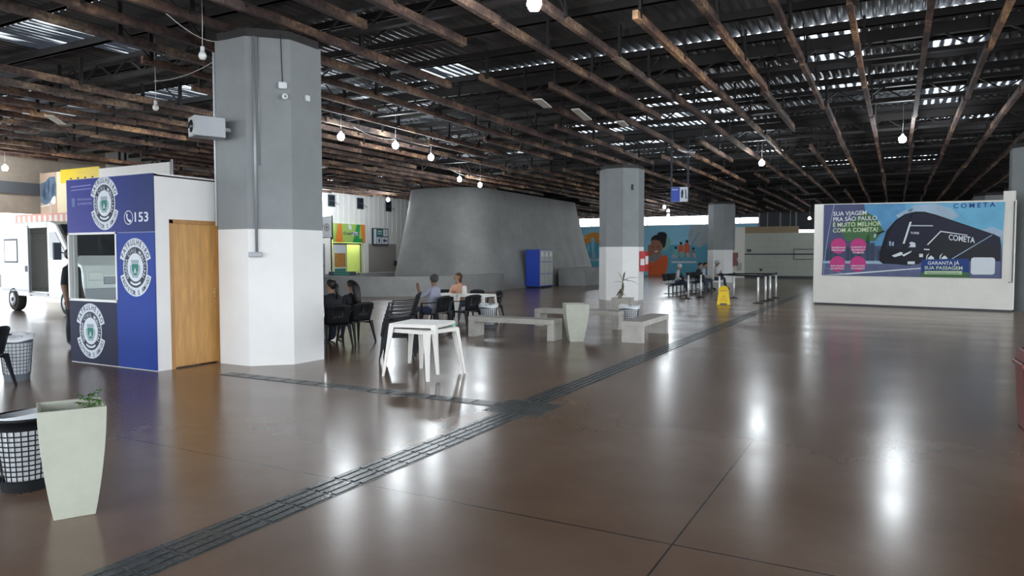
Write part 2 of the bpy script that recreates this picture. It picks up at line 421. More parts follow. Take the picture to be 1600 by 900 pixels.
# ------------------------------------------------------------ roof
bays = [(-8, 6.9), (6.9, 13.75), (13.75, 29.95), (29.95, 45.9), (45.9, 58.6)]
XA, XB = -26.6, 15.0
patches = [(-9.2,-6.0,21,29,.6),(-6.0,-3.6,17.5,24,.75),(-7.8,-4.4,24,33,.7),(-15,-12.8,6,9,.8),(-22.5,-18.5,9,13,.75),(-24,-21,4,12,.4),(-9.0,-7.2,9.6,14,.55),
           (-2.3,-1.0,14.4,20,.6),(0.8,2.6,19.3,26,.6),(0.2,1.0,14.3,17,.4),(-17,-15,8,14,.25),(-14,-12,22.5,25.5,.3),(-0.9,2.2,12,13.7,.25),(-4,2,33,37,.5),(-14,-4,30,44,.2)]
r = MB(); r.smooth = True
step = 0.03
nx = int((XB-XA)/step)
for (ya, yb) in bays:
    nr = max(1, round((yb-ya)/1.37)); ys = [ya + (yb-ya)*k/nr for k in range(nr+1)]
    o = len(r.v)
    for k, yy in enumerate(ys):
        z0 = 5.60 + 0.05*k/nr
        for i in range(nx+1):
            x = XA + i*step
            r.v.append((x, yy - (0 if k else 0.02), z0 + 0.026*math.sin(2*PI*x/0.18)))
    for k in range(nr):
        yc = (ys[k]+ys[k+1])/2
        cache = {}
        for i in range(nx):
            x = XA + i*step; sh = int((x-XA)/1.08)
            if sh not in cache:
                p = 0.02; xc = XA + (sh+.5)*1.08
                for (x0,x1,y0,y1,pp) in patches:
                    if x0 <= xc <= x1 and y0 <= yc <= y1: p = pp
                cache[sh] = 1 if random.random() < p else 0
            a = o + k*(nx+1) + i
            r.f.append((a, a+1, a+nx+2, a+nx+1)); r.m.append(cache[sh]); r.sm.append(True)
roof = r.build('ceiling', [M_roof, M_skylight], kind='structure')

def part(mb, name, m, parent, **k): return mb.build(name, m, parent, **k)
# purlins carrying the sheets
yy = -7.2
while yy < 58:
    p = MB()
    p.box((XA+0.3, yy-0.035, 5.40), (XB, yy+0.035, 5.53)); p.box((XA+0.3, yy-0.06, 5.40), (XB, yy+0.06, 5.415))
    part(p, 'purlin', M_rust, roof); yy += 1.37
# lattice trusses across the hall, every four purlins, at the roof steps too
for ty in [-2.0, 3.5, 8.6, 13.95, 18.0, 22.1, 26.0, 30.15, 34, 38.1, 42, 46.1, 50, 54]:
    t = MB()
    heavy = ty in (13.95, 22.1, 30.15, 38.1, 46.1)
    h = 0.20 if heavy else 0.09
    t.box((XA+0.3, ty-0.05, 5.38-h/2), (XB, ty+0.05, 5.38+h/2)); t.box((XA+0.3, ty-0.05, 5.0), (XB, ty+0.05, 5.07))
    x = XA + 0.6
    while x < XB-1:
        t.bar((x, ty, 5.05), (x+0.45, ty, 5.35), 0.03); t.bar((x+0.45, ty, 5.35), (x+0.9, ty, 5.05), 0.03); x += 0.9
    part(t, 'roof_truss', M_rust, roof)
# boards running lengthwise under the trusses
random.seed(5)
k = 0
X = 0.33 + 0.9*14
BEAMX = []
while X > XA + 0.4:
    BEAMX.append(X); X -= 0.9
for bx in BEAMX:
    b = MB(); y = -7.5 + random.random()*2; hang = []
    while y < 57.5:
        L = random.uniform(3.2, 5.2); y1 = min(57.7, y+L)
        dx = random.uniform(-.035,.035); dz = random.uniform(-.03,.03); dx2 = dx+random.uniform(-.03,.03)
        wd = random.uniform(0.032, 0.046)
        bmi = random.choices([0,1,2,3],[.42,.34,.14,.10])[0]
        if random.random() > (0.07 if bx > -5 else 0.16):
            b.mesh([(dx-wd,y,-.062+dz),(dx+wd,y,-.062+dz),(dx+wd,y,.062+dz),(dx-wd,y,.062+dz),(dx2-wd,y1+.12,-.062+dz),(dx2+wd,y1+.12,-.062+dz),(dx2+wd,y1+.12,.062+dz),(dx2-wd,y1+.12,.062+dz)],
                   [(0,3,2,1),(4,5,6,7),(0,1,5,4),(1,2,6,5),(2,3,7,6),(3,0,4,7)], bmi)
            hang.append((y+0.15)); hang.append((y+y1)/2)
        y = y1
    bo = part(b, 'roof_beam', M_beams, roof, loc=(bx, 0, 4.93))
    h = MB()
    for hy in hang:
        h.box((0.02, hy-0.035, 0.0), (0.06, hy+0.035, 0.52))
        if random.random() < .45: h.bar((0.04, hy, 0.05), (0.04, hy+random.choice([-.6,.6]), 0.5), 0.022)
    part(h, 'hanger_strap', M_rust, bo)['kind'] = 'stuff'
# pale loose boards caught in the roof
for (x, y, z, L, rz, rx) in [(-6.6,13.6,4.80,1.1,.25,.05),(-6.3,15.0,4.78,1.0,.1,-.06),(-5.9,16.6,4.80,.9,.2,.04),(-17.5,9.8,4.8,1.6,.9,.05)]:
    b = MB(); T = Matrix.Translation((x,y,z)) @ Matrix.Rotation(rz,4,'Z') @ Matrix.Rotation(rx,4,'X')
    b.box((-.09,-L/2,-.012),(.09,L/2,.012), T=T); part(b, 'loose_lining_board', M_cream, roof)

# ------------------------------------------------------------ columns
def octa(c, R, z): return [(c[0]+R*math.cos(PI/8+PI/4*k), c[1]+R*math.sin(PI/8+PI/4*k), z) for k in range(8)]
RC = 0.75/math.cos(PI/8)
def column(loc, label, zb=1.97, top=4.73, allgrey=False):
    t = thing('column', label, 'column', loc)
    c = MB(); c.loft([octa((0,0),RC,0), octa((0,0),RC,zb)], 1 if allgrey else 0); part(c, 'lower_shaft', [M_white, M_greypaint], t)
    c = MB(); c.loft([octa((0,0),RC,zb), octa((0,0),RC,top)]); part(c, 'upper_shaft', M_greypaint, t)
    c = MB(); c.loft([octa((0,0),RC*.96,top), octa((0,0),RC*.96,4.86)]); part(c, 'cap_plate', M_rust, t)
    return t
c1 = column((-8.54, 7.99, 0), 'large octagonal column, grey above white, touching the blue booth', 1.99)
c2 = column((-8.9, 25.0, 0), 'middle octagonal column, grey above white, with red cabinet on its side', 1.93)
c3 = column((-9.45, 44.6, 0), 'farthest octagonal column in front of the blue mural', 1.97)
c4 = column((3.68, 25.62, 0), 'grey column at right edge beside the billboard wall', allgrey=True)
c5 = column((4.3, 45, 0), 'dark column top showing above the bus billboard', allgrey=True)
# fittings of the first column: they belong to it
def mid(s, z, off=0.0):   # point on the -45 degree face, s along the face to the right
    n = Vector((math.cos(-PI/4), math.sin(-PI/4), 0)); e = Vector((-n.y, n.x, 0))
    q = n*(0.75+off) + e*s; return (q.x, q.y, z)
m = MB(); m.tube([mid(-.19,4.73,.02), mid(-.19,1.66,.02)], 0.02); m.tube([mid(-.13,4.73,.012), mid(-.13,2.9,.012)], 0.006); part(m, 'conduit', M_galv, c1)
m = MB(); T = Matrix.Translation(mid(-.21,1.62,.03)) @ Matrix.Rotation(PI/4,4,'Z'); m.box((-.09,-.035,-.035),(.09,.03,.035), T=T); part(m, 'switch_box', M_galv, c1, bevel=.008)
e1 = Vector((-0.311-0.02, -0.75+0.02, 0)); m = MB(); m.tube([(-.40,-.70,4.6),(-.40,-.70,2.05)], 0.018); part(m, 'conduit', M_liner, c1)
m = MB(); T = Matrix.Translation(mid(.20,4.06,.03)) @ Matrix.Rotation(PI/4,4,'Z'); m.box((-.06,-.03,-.05),(.06,.03,.05), T=T); bx_ = part(m, 'junction_box', M_liner, c1, bevel=.02)
m = MB(); m.sphere(mid(.23,3.90,.06), .045, n=12); m.tube([mid(.23,3.9,0), mid(.23,3.9,.06)], .012); m.sphere(mid(.235,3.893,.10), .014, 1, n=8); part(m, 'camera', [M_liner, M_printdark], c1)
m = MB(); m.tube([mid(.18,4.8,.008), mid(.19,4.4,.008), mid(.2,4.1,.008)], .006); part(m, 'cable', M_printdark, c1)
m = MB(); m.box((.75,-.04,3.9),(.79,.04,3.99)); part(m, 'sensor', M_liner, c1, bevel=.01)
# flat floodlight box on the left of the column
fl = thing('floodlight', 'grey box floodlight fixed high on the large column', 'light', (-8.66, 6.93, 3.42), math.radians(158))
m = MB(); m.box((-.15,-.21,-.14),(.15,.21,.14)); part(m, 'housing', M_galv, fl, bevel=.006)
m = MB(); m.lathe([(0,0),(.085,0),(.09,.01),(.05,.035),(0,.045)], 20, T=Matrix.Translation((0,.21,0)) @ Matrix.Rotation(-PI/2,4,'X')); part(m, 'lens', M_darkglass, fl)
m = MB(); m.box((-.135,.211,-.125),(.135,.214,.125)); part(m, 'reflector_plate', M_steel, fl)
m = MB(); m.bar((.0,-.21,0),(.05,-.42,0),.05); part(m, 'bracket', M_galv, fl)
# column 2 fittings
m = MB(); m.box((-.03,-.02,-.1),(.03,.02,.1), T=Matrix.Translation(mid(.05,4.05,.02)) @ Matrix.Rotation(PI/4,4,'Z')); part(m, 'switch_box', M_printdark, c2)
ec = thing('extinguisher_cabinet', 'red fire extinguisher cabinet on the side of the middle column', 'fire cabinet', (-8.15+.11, 24.98, 1.05))
m = MB(); m.box((-.11,-.19,0),(.11,.19,.72)); part(m, 'case', M_red, ec, bevel=.01)
m = MB(); m.box((.111,-.15,.25),(.118,.15,.55)); m.box((-.06,-.2,.22),(.09,-.192,.45)); part(m, 'notice', M_white, ec)
e3 = thing('extinguisher_cabinet', 'dark fire extinguisher cabinet on the farthest column', 'fire cabinet', (-8.7+.12, 44.5, 1.0))
m = MB(); m.box((-.12,-.2,0),(.12,.2,.8)); part(m, 'case', M_binred, e3, bevel=.01)
m = MB(); m.box((.121,-.14,.3),(.13,.14,.5)); part(m, 'notice', M_cream, e3)

# ------------------------------------------------------------ grey concrete funnel and the low wall round it
def rrect(x0, x1, y0, y1, r, z, n=8):
    pts = []
    for (cx, cy, a) in [(x1-r, y0+r, -PI/2), (x1-r, y1-r, 0), (x0+r, y1-r, PI/2), (x0+r, y0+r, PI)]:
        for k in range(n+1):
            b = a + PI/2*k/n; pts.append((cx+r*math.cos(b), cy+r*math.sin(b), z))
    return pts
m = MB(); m.smooth = False
rings = []
for t_ in [0, .15, .3, .5, .7, .85, 1.0]:
    q = 1 - (1-t_)**1.15
    rings.append(rrect(-22.3+.7*q, -16.35-.95*q, 27.3+1.0*q, 43.0-1.6*q, 2.0-.5*q, 4.84*t_, 9))
m.smooth = True
m.loft(rings)
fn = m.build('concrete_funnel', M_concgrey); tag(fn, 'huge grey flared concrete shaft rising to the roof', 'concrete structure')
m = MB()
o_ = rrect(-22.9, -16.1, 21.7, 31.5, 3.3, 0, 12); i_ = rrect(-22.6, -16.45, 22.05, 31.1, 3.0, 0, 12)
def up(r, z): return [(a, b, z) for a, b, _ in r]
m.smooth = True
n_ = len(o_); 
m.loft([up(o_,0), up(o_,.78)], cap=False)
m.smooth = False
m.loft([up(o_,.78), up(i_,.78)], cap=False); m.loft([up(i_,.78), up(i_,0)], cap=False)
lw = m.build('low_wall', M_concgrey); tag(lw, 'curved low grey concrete wall in front of the flared shaft', 'low wall')
m = MB(); m.mesh([(-16.1,35.2,0),(-14.7,35.6,0),(-14.55,38.6,0),(-16.1,39,0),(-16.1,35.2,.95),(-14.75,35.6,.95),(-14.6,38.6,.95),(-16.1,39,.95)],
      [(0,3,2,1),(4,5,6,7),(0,1,5,4),(1,2,6,5),(2,3,7,6),(3,0,4,7)])
lw2 = m.build('low_wall', M_concgrey); tag(lw2, 'short low grey wall at the right foot of the flared shaft', 'low wall')
m = MB(); m.box((-.25,-.55,0),(.25,.55,.16)); m.box((.251,-.35,.03),(.255,.3,.13),1); m.tube([(.0,.6,.02),(.05,.66,.2),(.0,.7,.02)],.02,8,0)
ob = m.build('storage_crate', [M_printdark, M_printgreen], loc=(-20.6, 23.1, .78), rotz=-.9); tag(ob, 'dark green crate lying on top of the curved low wall', 'crate')

# lockers
lk = thing('locker', 'blue sided locker cabinet with pale doors against the grey shaft', 'locker', (-15.55, 31.75, 0))
m = MB(); m.box((-.78,0,.08),(0,1.5,1.92)); part(m, 'cabinet_body', M_lockblue, lk)
m = MB(); m.box((-.76,.05,0),(-.04,1.45,.08)); part(m, 'plinth', M_blackmetal, lk)
for i in range(3):
    for j in range(3):
        m = MB(); z0 = .12 + .6*j; m.box((0,.03+i*.49,z0),(.02,.49+i*.49,z0+.57)); d = part(m, 'locker_door', M_lockgrey, lk)
        if j == 2:
            m = MB(); m.box((.021,.16+i*.49,z0+.25),(.026,.34+i*.49,z0+.48)); part(m, 'number_card', M_white, d)
        m = MB(); m.box((.021,.41+i*.49,z0+.25),(.035,.45+i*.49,z0+.33)); part(m, 'latch', M_steel, d)

# tactile paving
def tactile(x0, x1, y0, y1, along):
    m = MB()
    L = (y1-y0) if along == 'Y' else (x1-x0); n = max(1, int(L/0.27)); st = L/n
    for i in range(n):
        a = i*st+.004; b = (i+1)*st-.004; W = (x1-x0) if along == 'Y' else (y1-y0)
        def bx(u0,u1,v0,v1,z0,z1):
            if along == 'Y': m.box((x0+v0, y0+u0, z0), (x0+v1, y0+u1, z1))
            else: m.box((x0+u0, y0+v0, z0), (x0+u1, y0+v1, z1))
        bx(a, b, 0, W, 0, .003)
        for k in range(4):
            v = W*(k+.5)/4; bx(a+.01, b-.01, v-.018, v+.018, .003, .008)
    return m
M_tact = mat('tactile_rubber', (0.06, 0.065, 0.065), 0.24, var=0.5, scale=3, bump=.2)
tactile(-3.55, -3.25, -3, 6.3, 'Y').build('tactile_strip', M_tact, kind='structure')
tactile(-3.62, -3.32, 6.95, 40, 'Y').build('tactile_strip', M_tact, kind='structure')
tactile(-8.0, -3.75, 6.52, 6.74, 'X').build('tactile_strip', M_tact, kind='structure')
m = MB(); m.box((-3.75,6.3,0),(-3.12,6.95,.003))
for i in range(13):
    for j in range(13): m.lathe([(.014,0),(.011,.005),(.004,.006)], 6, (-3.72+i*.048, 6.33+j*.048, .003))
m.build('tactile_strip', M_tact, kind='structure')

# ------------------------------------------------------------ back-left shop fronts and signs on the white wall
m = MB()
m.box((XW-1.6, 28.7, 0), (XW-1.5, 31.2, 3.3)); m.box((XW-1.5,28.6,0),(XW,28.7,3.3)); m.box((XW-1.5,31.1,0),(XW,31.2,3.3)); m.box((XW-1.5,28.6,3.0),(XW,31.2,3.1))
M_shopgreen = mat('lime_wall', (0.62, 0.70, 0.27), 0.6)
m.build('wall_shop', M_shopgreen, kind='structure')
L_ = bpy.data.lights.new('shop_light', 'POINT'); L_.energy = 26; L_.color = (1,1,.9); L_.shadow_soft_size = .15
lo = bpy.data.objects.new('shop_light', L_); C.objects.link(lo); lo.location = (XW-.7, 30.4, 2.6)
sd = thing('shop_entrance', 'green shop doorway under the orange and green sign', 'shop door', (XW+.02, 28.75, 0), PI/2)   # local x runs along +Y, -y faces the hall
m = MB(); m.box((0,-.03,0),(1.0,.02,2.25)); pn = part(m, 'door_leaf', M_cream, sd)
M_poster = mat('ochre_poster', (0.42, 0.24, 0.08), .6, var=.5, scale=9); 
m = MB(); flat(m, [(.08,1.0),(.95,1.0),(.95,1.75),(.08,1.75)], 0, -.035); flat(m, [(.08,.55),(.95,.55),(.95,.93),(.08,.93)], 1, -.035); flat(m, [(.08,.1),(.95,.1),(.95,.5),(.08,.5)], 3, -.035); flat(m, [(.08,1.78),(.95,1.78),(.95,2.15),(.08,2.15)], 3, -.035)
for k in range(5): flat(m, [(.15,1.08+k*.13),(.85,1.08+k*.13),(.85,1.13+k*.13),(.15,1.13+k*.13)], 2, -.038)
for k in range(3): flat(m, [(.2+.22*k,.2),(.32+.22*k,.2),(.32+.22*k,.42),(.2+.22*k,.42)], 1, -.038)
part(m, 'poster', [M_poster, M_printgreen, mat('orange_print',(0.55,.2,.03),.6), M_printwhite], pn)
m = MB(); m.box((1.0,-.03,0),(1.05,.02,2.25)); m.box((2.15,-.03,0),(2.25,.02,2.3)); m.box((0,-.03,2.22),(2.25,.02,2.3)); part(m, 'door_frame', M_galv, sd)
m = MB(); flat(m, [(1.08,.9),(1.35,.9),(1.35,1.75),(1.08,1.75)], 0, .3); part(m, 'green_banner', mat('leaf_green',(0.05,.36,.08),.5), sd)
ss = thing('shop_sign', 'lime, orange and green shop sign above the doorway', 'sign', (XW+.1, 28.72, 2.33), PI/2)
m = MB(); m.box((0,-.12,0),(2.4,.05,1.0)); part(m, 'sign_board', mat('lime_print',(0.35,.52,.12),.45), ss)
M_or = mat('orange_print2', (0.70,.22,.03), .45); M_gr = mat('mid_green_print', (0.02,.28,.08), .45)
m = MB(); flat(m, [(0,0),(.6,0),(.5,1),(.22,1)], 0, -.125); flat(m, [(2.0,1),(2.4,1),(2.4,0),(2.15,0)], 0, -.125); flat(m, [(1.4,0),(1.7,1),(2.0,1),(1.85,0)], 1, -.125); flat(m, [(1.35,0),(2.2,0),(2.2,.22),(1.45,.22)], 1, -.127)
pl = [(1.1,.72),(1.0,.82),(1.02,.95),(1.12,.99),(1.24,.94),(1.3,.8),(1.2,.66)]; flat(m, pl, 2, -.128)
flat(m, [(1.25,.4),(1.85,.4),(1.85,.58),(1.25,.58)], 2, -.129)
add_text(m, 'CredFácil', .62, .42, .15, w=1.22, mi=3, y=-.133)
part(m, 'sign_print', [M_or, M_gr, M_printwhite, M_printdark], ss)
# pier and grey recess
m = MB(); m.box((0,-.06,0),(.35,.15,2.3)); ob = m.build('wall_pier', M_white, kind='structure', loc=(XW, 31.25, 0), rotz=PI/2)
m = MB(); m.box((0,-.02,.2),(2.5,.04,2.3)); ob = m.build('door_1', M_beige if False else mat('grey_beige_shutter',(0.30,.28,.26),.7), kind='structure', loc=(XW+.02, 31.65, 0), rotz=PI/2)
rs = thing('direction_sign', 'green and white restroom sign with arrow on the white wall', 'sign', (XW+.12, 31.9, 2.24), PI/2)
m = MB(); m.box((0,-.05,0),(1.35,.05,.95)); part(m, 'sign_frame', M_printdark, rs)
m = MB()
flat(m, [(.3,.5),(.82,.5),(.82,.9),(.3,.9)], 0, -.053); flat(m, [(.87,.5),(1.3,.5),(1.3,.9),(.87,.9)], 1, -.053); flat(m, [(.3,.05),(.72,.05),(.72,.45),(.3,.45)], 1, -.053); flat(m, [(.76,.05),(1.3,.05),(1.3,.45),(.76,.45)], 1, -.053)
flat(m, [(.38,.74),(.75,.74),(.75,.80),(.38,.80)], 1, -.056); flat(m, [(.38,.62),(.75,.62),(.75,.66),(.38,.66)], 1, -.056)
flat(m, [(.48,.1),(.54,.1),(.6,.26),(.56,.34),(.46,.34),(.42,.26)], 2, -.056); flat(m, ring_pts(.51,.39,.035,12), 2, -.056)
flat(m, [(.84,.25),(1.0,.39),(1.0,.29),(1.22,.29),(1.22,.21),(1.0,.21),(1.0,.11)], 2, -.056)
flat(m, [(1.06,.6),(1.1,.6),(1.1,.85),(1.06,.85)], 2, -.056); flat(m, [(.02,.05),(.26,.05),(.26,.9),(.02,.9)], 1, -.053)
part(m, 'sign_print', [M_printgreen, M_printwhite, M_printdark], rs)
bn = thing('banner', 'white hanging banner with round crest beside the green shop sign', 'banner', (XW+.9, 25.85, 2.55), PI/2)
m = MB(); m.box((0,-.02,0),(1.85,.0,1.0)); part(m, 'banner_sheet', M_liner, bn)
m = MB(); m.bar((1.88,-.02,-.1),(1.88,-.02,1.12),.05); m.bar((1.88,-.02,0),(1.88,.9,0),.04); m.bar((1.88,-.02,1.04),(1.88,.9,1.04),.04); part(m, 'banner_pole', M_blackmetal, bn)
m = MB(); arc_band(m, 1.48,.5,.14,.2,0,2*PI,0,-.024,1.0); flat(m, ring_pts(1.48,.5,.1,16), 0, -.024); add_text(m,'O',1.02,.46,.2,mi=0,y=-.024); part(m, 'banner_print', mat('grey_print',(.25,.25,.25),.6), bn)
for i, (yv) in enumerate([28.4, 30.7, 33.2, 35.5]):
    m = MB(); m.box((0,-.03,0),(.5,.02,.62)); m.box((.06,-.035,.06),(.44,-.031,.28),1); m.box((.06,-.035,.34),(.44,-.031,.56),1); m.bar((.35,-.03,.3),(.5,-.3,.1),.03)
    m.build('window_%d' % (i+2), [M_printdark, M_darkglass], kind='structure', loc=(XW+.04, yv, 4.2), rotz=PI/2)
m = MB(); m.box((0,-.04,0),(.9,0,2.25)); ob = m.build('door_2', M_galv, kind='structure', loc=(XW+.02, 27.2, 0), rotz=PI/2)
m = MB(); m.sphere((.8,-.06,1.1),.03,n=8); m.build('door_knob', M_blackmetal, ob)
m = MB(); m.box((0,-.1,0),(.25,0,.3)); m.tube([(.1,-.1,.15),(.1,-.3,.12)],.05); ob = m.build('camera_box', M_printdark, loc=(XW, 33.9, 1.02), rotz=PI/2); tag(ob, 'small dark fixture low on the white wall above the low wall', 'wall fixture')

# ------------------------------------------------------------ mural wall painting
mu = thing('mural', 'large blue painted mural with smiling woman and orange sunset on the far wall', 'mural', (0, 57.98, 0))
MC = [mat('mural_sky',(0.32,.70,.92),.6,var=.1,scale=.3), mat('mural_teal',(0.13,.45,.62),.6,var=.1,scale=.3), mat('mural_orange',(0.80,.33,.05),.6), mat('mural_red',(0.80,.14,.04),.6),
      mat('mural_brown',(0.38,.18,.11),.6), mat('mural_black',(0.012,.012,.018),.6), mat('mural_mint',(0.25,.55,.48),.6), mat('mural_pale',(0.45,.52,.56),.6), mat('mural_white',(0.75,.78,.8),.6), mat('mural_grey',(0.28,.26,.25),.6)]
m = MB(); m.box((-26.25,0,0),(-9.4,.01,4.1), 0)
part(m, 'painted_ground', MC, mu)
def W(px, py, y=57.98):   # traced outline of the flat painting, in metres on the wall
    a = (px-800)/FPX; b = (450-py)/FPX; h = math.cos(PITCH)+b*math.sin(PITCH); v = -math.sin(PITCH)+b*math.cos(PITCH)
    dx = -math.sin(YAW)*h+math.cos(YAW)*a; dy = math.cos(YAW)*h+math.sin(YAW)*a
    return (dx*y/dy, EYE+v*y/dy)
def Z7(pts): return [W(1000+x/7.5, 320+y/7.5) for x, y in pts]
def Z9(pts): return [W(900+x/8.18, 340+y/8.18) for x, y in pts]
m = MB()
flat(m, Z7([(95,470),(800,470),(800,900),(95,900)]), 1, -.005)
flat(m, Z7([(600,240),(800,240),(800,460),(690,500),(560,440),(570,330)]), 7, -.008)
for a in [((700,320),(690,315),(600,470),(612,475)), ((620,300),(610,296),(570,370),(580,374)), ((760,440),(750,438),(730,500),(740,500)), ((790,450),(780,450),(755,505),(765,505))]: flat(m, Z7(a), 1, -.011)
flat(m, Z7([(300,370),(345,380),(362,430),(345,500),(300,545),(262,548),(262,400)]), 6, -.008)
flat(m, Z7([(95,650),(140,680),(260,600),(310,585),(332,640),(325,720),(300,825),(95,825)]), 3, -.010)
flat(m, Z7([(110,620),(250,560),(262,600),(180,670),(115,660)]), 9, -.012)
flat(m, Z7([(130,420),(150,405),(250,405),(275,440),(270,500),(240,560),(200,600),(150,570),(128,500)]), 4, -.014)
flat(m, Z7([(128,430),(135,385),(175,355),(205,350),(205,330),(240,318),(290,320),(318,350),(310,400),(305,440),(295,490),(270,510),(262,470),(232,425),(190,410),(150,412)]), 5, -.017)
flat(m, Z7([(95,480),(130,460),(135,520),(165,545),(160,600),(120,610),(95,590)]), 4, -.019)
flat(m, Z7([(170,540),(212,535),(205,555),(180,560)]), 8, -.021)
flat(m, Z7([(195,490),(235,483),(236,490),(197,497)]), 5, -.021); flat(m, Z7([(140,492),(165,490),(165,497),(142,499)]), 5, -.021)
# group of riders
for (x, y, s, c) in [(480,470,1,3),(550,450,1.1,3),(420,520,.9,6),(625,530,.9,9)]:
    flat(m, Z7([(x-25*s,y),(x+25*s,y),(x+30*s,y+75*s),(x+20*s,y+120*s),(x-22*s,y+120*s),(x-30*s,y+70*s)]), c, -.012)
    flat(m, Z7([(x+16*s*math.cos(k*PI/5), y-18*s+18*s*math.sin(k*PI/5)) for k in range(10)]), 5, -.014)
for (x, y, rr) in [(400,610,32),(490,580,34),(560,590,30),(625,600,36)]:
    for k in range(1): flat(m, Z7([(x+rr*math.cos(k*PI/8), y+rr*math.sin(k*PI/8)) for k in range(16)]), 7 if x != 490 else 6, -.016)
for (x, y) in [(520,560),(580,560),(455,600),(600,570)]: flat(m, Z7([(x,y),(x+12,y),(x+30,y+60),(x+16,y+62)]), 9, -.018)
flat(m, Z7([(365,626),(665,626),(665,636),(365,636)]), 1, -.018)
flat(m, Z7([(370,660),(662,660),(662,682),(370,682)]), 8, -.012)
# orange sunset over skyline
flat(m, Z9([(40,310),(380,310),(380,640),(60,640),(80,560)]), 1, -.006)
flat(m, Z9([(40,300),(75,250),(140,210),(230,188),(330,200),(380,225),(380,330),(300,320),(250,320),(240,300),(200,280),(190,310),(150,340),(105,350),(70,320)]), 2, -.010)
flat(m, Z9([(190,300),(195,260),(215,250),(235,265),(240,310),(232,450),(205,450)]), 0, -.013)
for x in (90, 150, 290, 330): flat(m, Z9([(x,350),(x+22,340),(x+20,430),(x+4,440)]), 0, -.011)
flat(m, Z9([(35,235),(70,232),(150,258),(35,265)]), 8, -.013); flat(m, Z9([(285,268),(330,262),(335,285),(290,280)]), 8, -.013)
x_, z_ = Z9([(108,555)])[0]; x2_, _ = Z9([(350,555)])[0]; add_text(m, 'ARARAQUARA', x_, z_, .26, w=x2_-x_, mi=8, y=-.013)
cx, cz = Z9([(228,480)])[0]; arc_band(m, cx, cz, .14, .2, 0, 2*PI, 8, -.013, .8); arc_band(m, cx-.02, cz+.03, 0.02, .05, 0, 2*PI, 8, -.013)
part(m, 'painted_figures', MC, mu)

# far right tiled wall
m = MB(); m.box((-10.4,54,0.18),(-2,54.2,3.25)); m.box((-10.4,53.98,3.25),(-6.1,54.2,3.72),1); m.box((-10.5,53.95,0),(-9.75,54.2,3.72),2); m.box((-10.4,53.99,0),(-2,54.2,.18),3)
m.box((-9.9,53.97,1.68),(-2,54,1.78),3)
for k in range(1,17): m.box((-9.7,53.996,.18+k*.19),(-2,54,.184+k*.19),3) if k % 2 else None
for a in [((-6.4,1.35),(-4.9,1.39)),((-6.4,2.06),(-4.9,2.1)),((-6.4,1.35),(-6.36,2.1)),((-4.94,1.35),(-4.9,2.1))]: m.box((a[0][0],53.9,a[0][1]),(a[1][0],53.95,a[1][1]),3)
m.box((-9.6,53.95,1.9),(-9.3,54,2.1),3); m.lathe([(0,0),(.1,0),(.1,.03),(0,.03)],12,mi=3,T=Matrix.Translation((-8.6,54,.6)) @ Matrix.Rotation(PI/2,4,'X'))
m.box((-10.3,53.9,.5),(-9.95,53.95,1.1),0)
m.build('wall_right', [M_tile, M_beige, M_cream, M_darkwall], kind='structure')
for i, x in enumerate([-9.1,-8.5,-7.6,-6.9,-6.5]):
    m = MB(); m.bar((x,56,3.2),(x,56,4.85),.06 if i % 2 else .1); ob = m.build('trim_%d' % (i+1), M_greypaint, kind='structure')

# ------------------------------------------------------------ billboard wall
BL = Vector((-2.41, 25.62)); BD = Vector((2.95+2.41, 24.53-25.62)); BLEN = BD.length
ang = math.atan2(BD.y, BD.x)
m = MB(); m.mesh([(0,0,.06),(BLEN,0,.06),(BLEN,.3,.06),(0,.3,.06),(0,0,3.31),(BLEN,0,3.19),(BLEN,.3,3.19),(0,.3,3.31)],[(0,3,2,1),(4,5,6,7),(0,1,5,4),(1,2,6,5),(2,3,7,6),(3,0,4,7)])
m.box((.04,.03,0),(BLEN-.04,.27,.06),1)
m.box((BLEN-.3,.05,3.15),(BLEN-.02,.25,3.45),0)
m.tube([(BLEN-.03,-.02,3.15),(BLEN-.03,-.02,.85),(BLEN-.12,-.02,.85)],.012,8,1)
bw = m.build('wall_billboard', [M_cream, M_darkwall], kind='structure', loc=(BL.x, BL.y, 0), rotz=ang)
u0 = .30; u1 = 5.19
bb = thing('billboard', 'wide bus company advertising poster on the white free-standing wall', 'billboard', (BL.x, BL.y, 0), ang)
def B(px, py):   # poster artwork coordinates to metres on the poster
    u = (px-124)/1186.0; top = 133-30*u; bot = 592+20*u; v = (bot-py)/(bot-top)
    return (u0 + u*(u1-u0), .975 + v*(3.295-.12*u0/BLEN - u*.15 - .975))
def PB(pts): return [B(*p) for p in pts]
BM = [mat('poster_dusk',(0.075,.085,.17),.35,spec=.15,var=.2,scale=1.5), mat('poster_sky',(0.11,.30,.52),.35,spec=.15,var=.3,scale=1.2), mat('poster_cloud',(0.34,.46,.58),.4,spec=.15,var=.2,scale=2), mat('poster_bus_black',(0.005,.006,.012),.3,spec=.15),
      mat('poster_bus_dark',(0.013,.015,.032),.35,spec=.15), mat('poster_pink',(0.48,.05,.20),.4,spec=.15), mat('poster_white',(0.62,.66,.70),.4,spec=.15), mat('poster_lime',(0.42,.55,.30),.4,spec=.15), mat('poster_green',(0.06,.14,.06),.4,spec=.15),
      mat('poster_road',(0.11,.13,.23),.4,spec=.15,var=.2,scale=3), mat('poster_navy',(0.02,.05,.2),.4,spec=.15), mat('poster_city',(0.04,.06,.09),.4,spec=.15), mat('poster_lightblue',(0.15,.42,.62),.4,spec=.15,var=.15,scale=2)]
m = MB(); m.mesh([(u0,-.02,.965),(u1,-.02,.955),(u1,-.02,3.14),(u0,-.02,3.285),(u0,0,.965),(u1,0,.955),(u1,0,3.14),(u0,0,3.285)],[(0,1,2,3),(4,7,6,5),(0,4,5,1),(1,5,6,2),(2,6,7,3),(3,7,4,0)])
